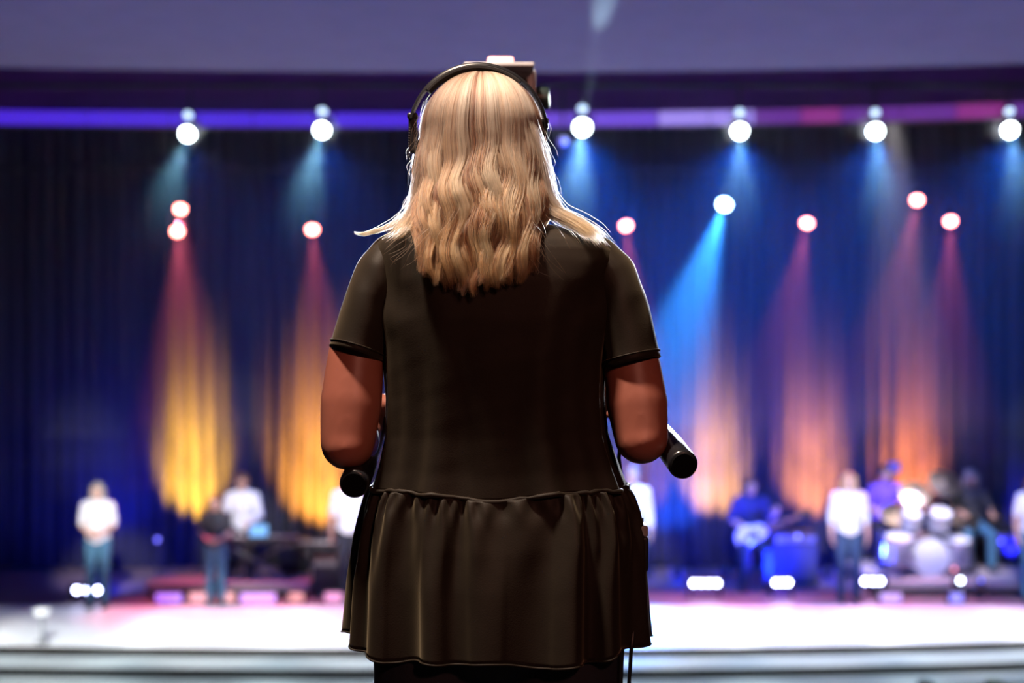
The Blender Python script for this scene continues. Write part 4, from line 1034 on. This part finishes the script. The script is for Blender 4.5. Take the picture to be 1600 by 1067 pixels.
# little chain-like beads of the adjuster on the visible side
ch = MB()
for i in range(12):
    for dx in (-6.5, 6.0): ch.ell(P(645 + dx + (1.5 if dx < 0 else 0) - i * 0.15, 200 + i * 4.0, 2.31), 0.0017, 6, 4)
tag(mk('adjuster_beads', ch, m_steel, hs), kind='stuff')
bm_ = MB(); bm_.tube([P(648, 262, 2.36), P(650, 300, 2.43), P(690, 322, 2.46), P(720, 322, 2.465)], [0.003, 0.0028, 0.0028, 0.0028], 8); bm_.ell(P(724, 322, 2.465), (0.014, 0.009, 0.009), 12, 8)
mk('microphone_boom', bm_, m_plas, hs)

# ================================================================ BELTPACK
b = P(1000, 852, 2.30)
bp = thing('beltpack', b, 'small black intercom beltpack with a grey top clipped at the operator\'s hip', 'beltpack')
mk('case', MB().box(P(1000, 860, 2.30), (0.020, 0.085, 0.056)), M('beltpack_black', (0.014, 0.014, 0.016), 0.4), bp, bevel=0.004)
mk('top_panel', MB().box(P(1000, 825, 2.30), (0.019, 0.084, 0.018)), M('beltpack_grey', (0.30, 0.29, 0.28), 0.5), bp, bevel=0.003)
for i in range(2):
    mk('knob', MB().cyl(P(1000, 815.8, 2.285 + 0.03 * i), P(1000, 809, 2.285 + 0.03 * i), 0.006, n=12), m_plas, bp)
cb = MB(); cb.tube([P(1000, 886, 2.30), P(1003, 930, 2.295), P(998, 948, 2.29), P(990, 985, 2.25), P(986, 1020, 2.24), P(983, 1067, 2.25), P(985, 1250, 2.28), P(1010, 1600, 2.33), P(1040, 1716, 2.33)], 0.0032, 8)
mk('cable', cb, m_plas, bp)
cb = MB(); cb.tube([P(996, 886, 2.30), P(990, 940, 2.28), P(974, 985, 2.25), P(971, 1020, 2.25), P(969, 1067, 2.26), P(968, 1250, 2.28), P(940, 1600, 2.36), P(930, 1690, 2.36)], 0.0045, 8)
mk('cable', cb, m_plas, bp)
cb = MB(); cb.tube([P(988, 815, 2.33), P(972, 755, 2.42), P(967, 715, 2.43), P(970, 690, 2.44), P(950, 600, 2.46), P(800, 480, 2.46), P(700, 400, 2.46), P(664, 280, 2.40)], 0.0035, 8)
mk('headset_cable', cb, m_plas, bp)

# ================================================================ BROADCAST CAMERA ON ITS TRIPOD
TX = -0.035; TY = 3.05
tr = thing('tripod', (TX, TY, 0.0), 'black camera tripod with two tubular pan handles held by the operator', 'tripod')
m_tri = M('tripod_black', (0.018, 0.018, 0.02), 0.4); m_bar = M('pan_handle_gloss', (0.012, 0.012, 0.015), 0.30, coat=0.3)
hd = MB(); hd.lathe([(0.05, -0.02), (0.075, 0.0), (0.085, 0.03), (0.085, 0.07), (0.06, 0.09)], (TX, TY, 1.06), (0, 0, 1), 28); hd.box((TX, TY, 1.20), (0.15, 0.13, 0.11)); hd.box((TX, TY, 1.265), (0.12, 0.24, 0.025))
mk('fluid_head', hd, m_tri, tr, bevel=0.004)
mk('bowl', MB().lathe([(0.03, -0.10), (0.06, -0.06), (0.075, 0.0), (0.065, 0.02)], (TX, TY, 1.03), (0, 0, 1), 24), m_tri, tr)
for i, a in enumerate((PI / 2, PI / 2 + 2.094, PI / 2 - 2.094)):
    u = Vector((math.cos(a), math.sin(a), 0)); tp_ = Vector((TX, TY, 1.0)) + u * 0.06; ft = Vector((TX, TY, 0.02)) + u * 0.44; sd = Vector((-u.y, u.x, 0)) * 0.022
    lg = MB(); mid = tp_.lerp(ft, 0.5)
    lg.cyl(tp_ + sd, mid + sd, 0.013, n=10); lg.cyl(tp_ - sd, mid - sd, 0.013, n=10); lg.box(mid, (0.07, 0.07, 0.05)); lg.cyl(mid, ft, 0.015, n=10)
    l_ = mk('leg', lg, m_tri, tr)
    mk('rubber_foot', MB().lathe([(0.03, 0), (0.032, 0.01), (0.02, 0.03)], (ft.x, ft.y, 0.0), (0, 0, 1), 14), m_pad, l_)
    mk('spreader_arm', MB().cyl((TX, TY, 0.20), ft.lerp(tp_, 0.2), 0.008, n=8), m_tri, tr)
for (A, B, s, nm) in ((LA, LB, -1, 'left'), (RA, RB, 1, 'right')):
    ax = (B - A).normalized()
    g = MB(); g.lathe([(0.0195, 0.0), (0.0225, 0.002), (0.0235, 0.006), (0.0235, 0.06), (0.0232, 0.105)], A, ax, 32)
    h_ = mk('pan_handle', g, m_bar, tr, angle=50)
    mk('end_cap', MB().lathe([(0.0185, -0.0015), (0.020, 0.0), (0.0195, 0.002)], A, ax, 32), M('end_cap_matte', (0.004, 0.004, 0.005), 0.9, spec=0.1), h_)
    rd = MB(); rd.tube([A + ax * 0.10, B, B.lerp(Vector((TX + s * 0.08, TY, 1.19)), 0.35) + Vector((0, 0, 0.01)), Vector((TX + s * 0.085, TY, 1.19))], [0.0232, 0.014, 0.010, 0.010], 16)
    mk('pan_bar', rd, m_bar, h_)
    mk('clamp_rosette', MB().cyl((TX + s * 0.07, TY, 1.19), (TX + s * 0.10, TY, 1.19), 0.028, n=20), m_tri, tr)

cmx = thing('broadcast_camera', (TX, TY, 1.278), 'black broadcast camera in front of the operator, viewfinder and red tally lamp above her head', 'video camera')
m_cam = M('camera_body_grey', (0.035, 0.036, 0.04), 0.42); m_vf = M('viewfinder_grey', (0.62, 0.62, 0.66), 0.45)
mk('body', MB().box((TX, 3.12, 1.375), (0.13, 0.42, 0.19)), m_cam, cmx, bevel=0.012)
ln = mk('lens', MB().lathe([(0.055, 0.0), (0.062, 0.02), (0.065, 0.16), (0.075, 0.18), (0.08, 0.32), (0.085, 0.36), (0.078, 0.36), (0.07, 0.33)], (TX, 3.33, 1.37), (0, 1, 0), 32), m_cam, cmx)
mk('lens_hood', MB().loft([[Vector((TX, 3.66, 1.37)) + Vector((sx * 0.09, 0, sz * 0.075)) for sx, sz in ((-1, -1), (1, -1), (1, 1), (-1, 1))], [Vector((TX, 3.76, 1.37)) + Vector((sx * 0.115, 0, sz * 0.095)) for sx, sz in ((-1, -1), (1, -1), (1, 1), (-1, 1))]]), m_cam, ln, smooth=False)
mk('carry_handle', MB().tube([(TX, 3.28, 1.47), (TX, 3.28, 1.53), (TX, 3.0, 1.53), (TX, 2.98, 1.47)], 0.014, 10), m_cam, cmx)
mk('viewfinder_bracket', MB().box((TX + 0.02, 3.06, 1.585), (0.05, 0.06, 0.24)), m_cam, cmx, bevel=0.006)
# viewfinder: grey rounded shell with a dark recessed screen facing the operator
VD = 2.98
a_ = P(722, 176, VD); b_ = P(838, 103, VD); vc = (a_ + b_) / 2
vf = mk('viewfinder', MB().box((vc.x, VD + 0.06, vc.z - 0.02), (b_.x - a_.x, 0.12, b_.z - a_.z + 0.04)), m_vf, cmx, bevel=0.012)
mk('screen', MB().box((vc.x, VD - 0.0015, vc.z - 0.028), (b_.x - a_.x - 0.036, 0.004, b_.z - a_.z + 0.0)), M('screen_dark', (0.010, 0.02, 0.022), 0.25), vf, bevel=0.001)
hoodm = MB(); hoodm.box((vc.x, VD - 0.03, b_.z - 0.008), (b_.x - a_.x - 0.01, 0.06, 0.010)); mk('sun_hood', hoodm, m_vf, vf, bevel=0.003)
k0 = P(838, 154, VD + 0.04)
kn_ = MB(); kn_.lathe([(0.020, -0.004), (0.024, 0.0), (0.0245, 0.022), (0.022, 0.027), (0.010, 0.028)], k0, (1, 0, 0), 26); mk('knob', kn_, M('knob_dark', (0.02, 0.035, 0.035), 0.4), vf)
a_ = P(761, 108, VD); b_ = P(803, 90, VD); tc_ = (a_ + b_) / 2
mk('tally_lamp', MB().box((tc_.x, VD + 0.03, tc_.z), (b_.x - a_.x, 0.04, b_.z - a_.z + 0.012)), M('tally_red', (0.9, 0.5, 0.5), 0.3, emit=(1.0, 0.36, 0.30), es=2.2), cmx, bevel=0.006)
# ================================================================ HAZE
def haze(name, x0, x1, y0, y1, z0, z1, dens, g, lab):
    m = bpy.data.materials.new(name); m.use_nodes = True; nt = m.node_tree; nt.nodes.clear()
    o = nt.nodes.new('ShaderNodeOutputMaterial'); v = nt.nodes.new('ShaderNodeVolumeScatter')
    v.inputs['Density'].default_value = dens; v.inputs['Anisotropy'].default_value = g; v.inputs['Color'].default_value = (1, 1, 1, 1)
    nt.links.new(v.outputs[0], o.inputs['Volume'])
    b = MB(); b.box(((x0 + x1) / 2, (y0 + y1) / 2, (z0 + z1) / 2), (x1 - x0, y1 - y0, z1 - z0))
    return tag(mk('stage_haze', b, m, smooth=False), lab, 'haze', kind='stuff')
haze('haze', -9.3, 9.3, 15.6, 20.95, 0.15, 4.07, 0.030, 0.2, 'thin theatrical haze hanging under the stage lights')
haze('haze_low', -9.3, 9.3, 15.9, 20.95, -0.25, 0.149, 0.015, 0.2, 'thinner haze just above the heads of the band')
haze('haze_lower', -9.3, 9.3, 16.2, 20.95, -0.65, -0.251, 0.006, 0.2, 'faint haze round the heads of the band')

haze('haze_front', -9.3, 9.3, 11.6, 15.59, 3.4, 4.07, 0.025, 0.3, 'wisp of haze under the front edge of the ceiling')
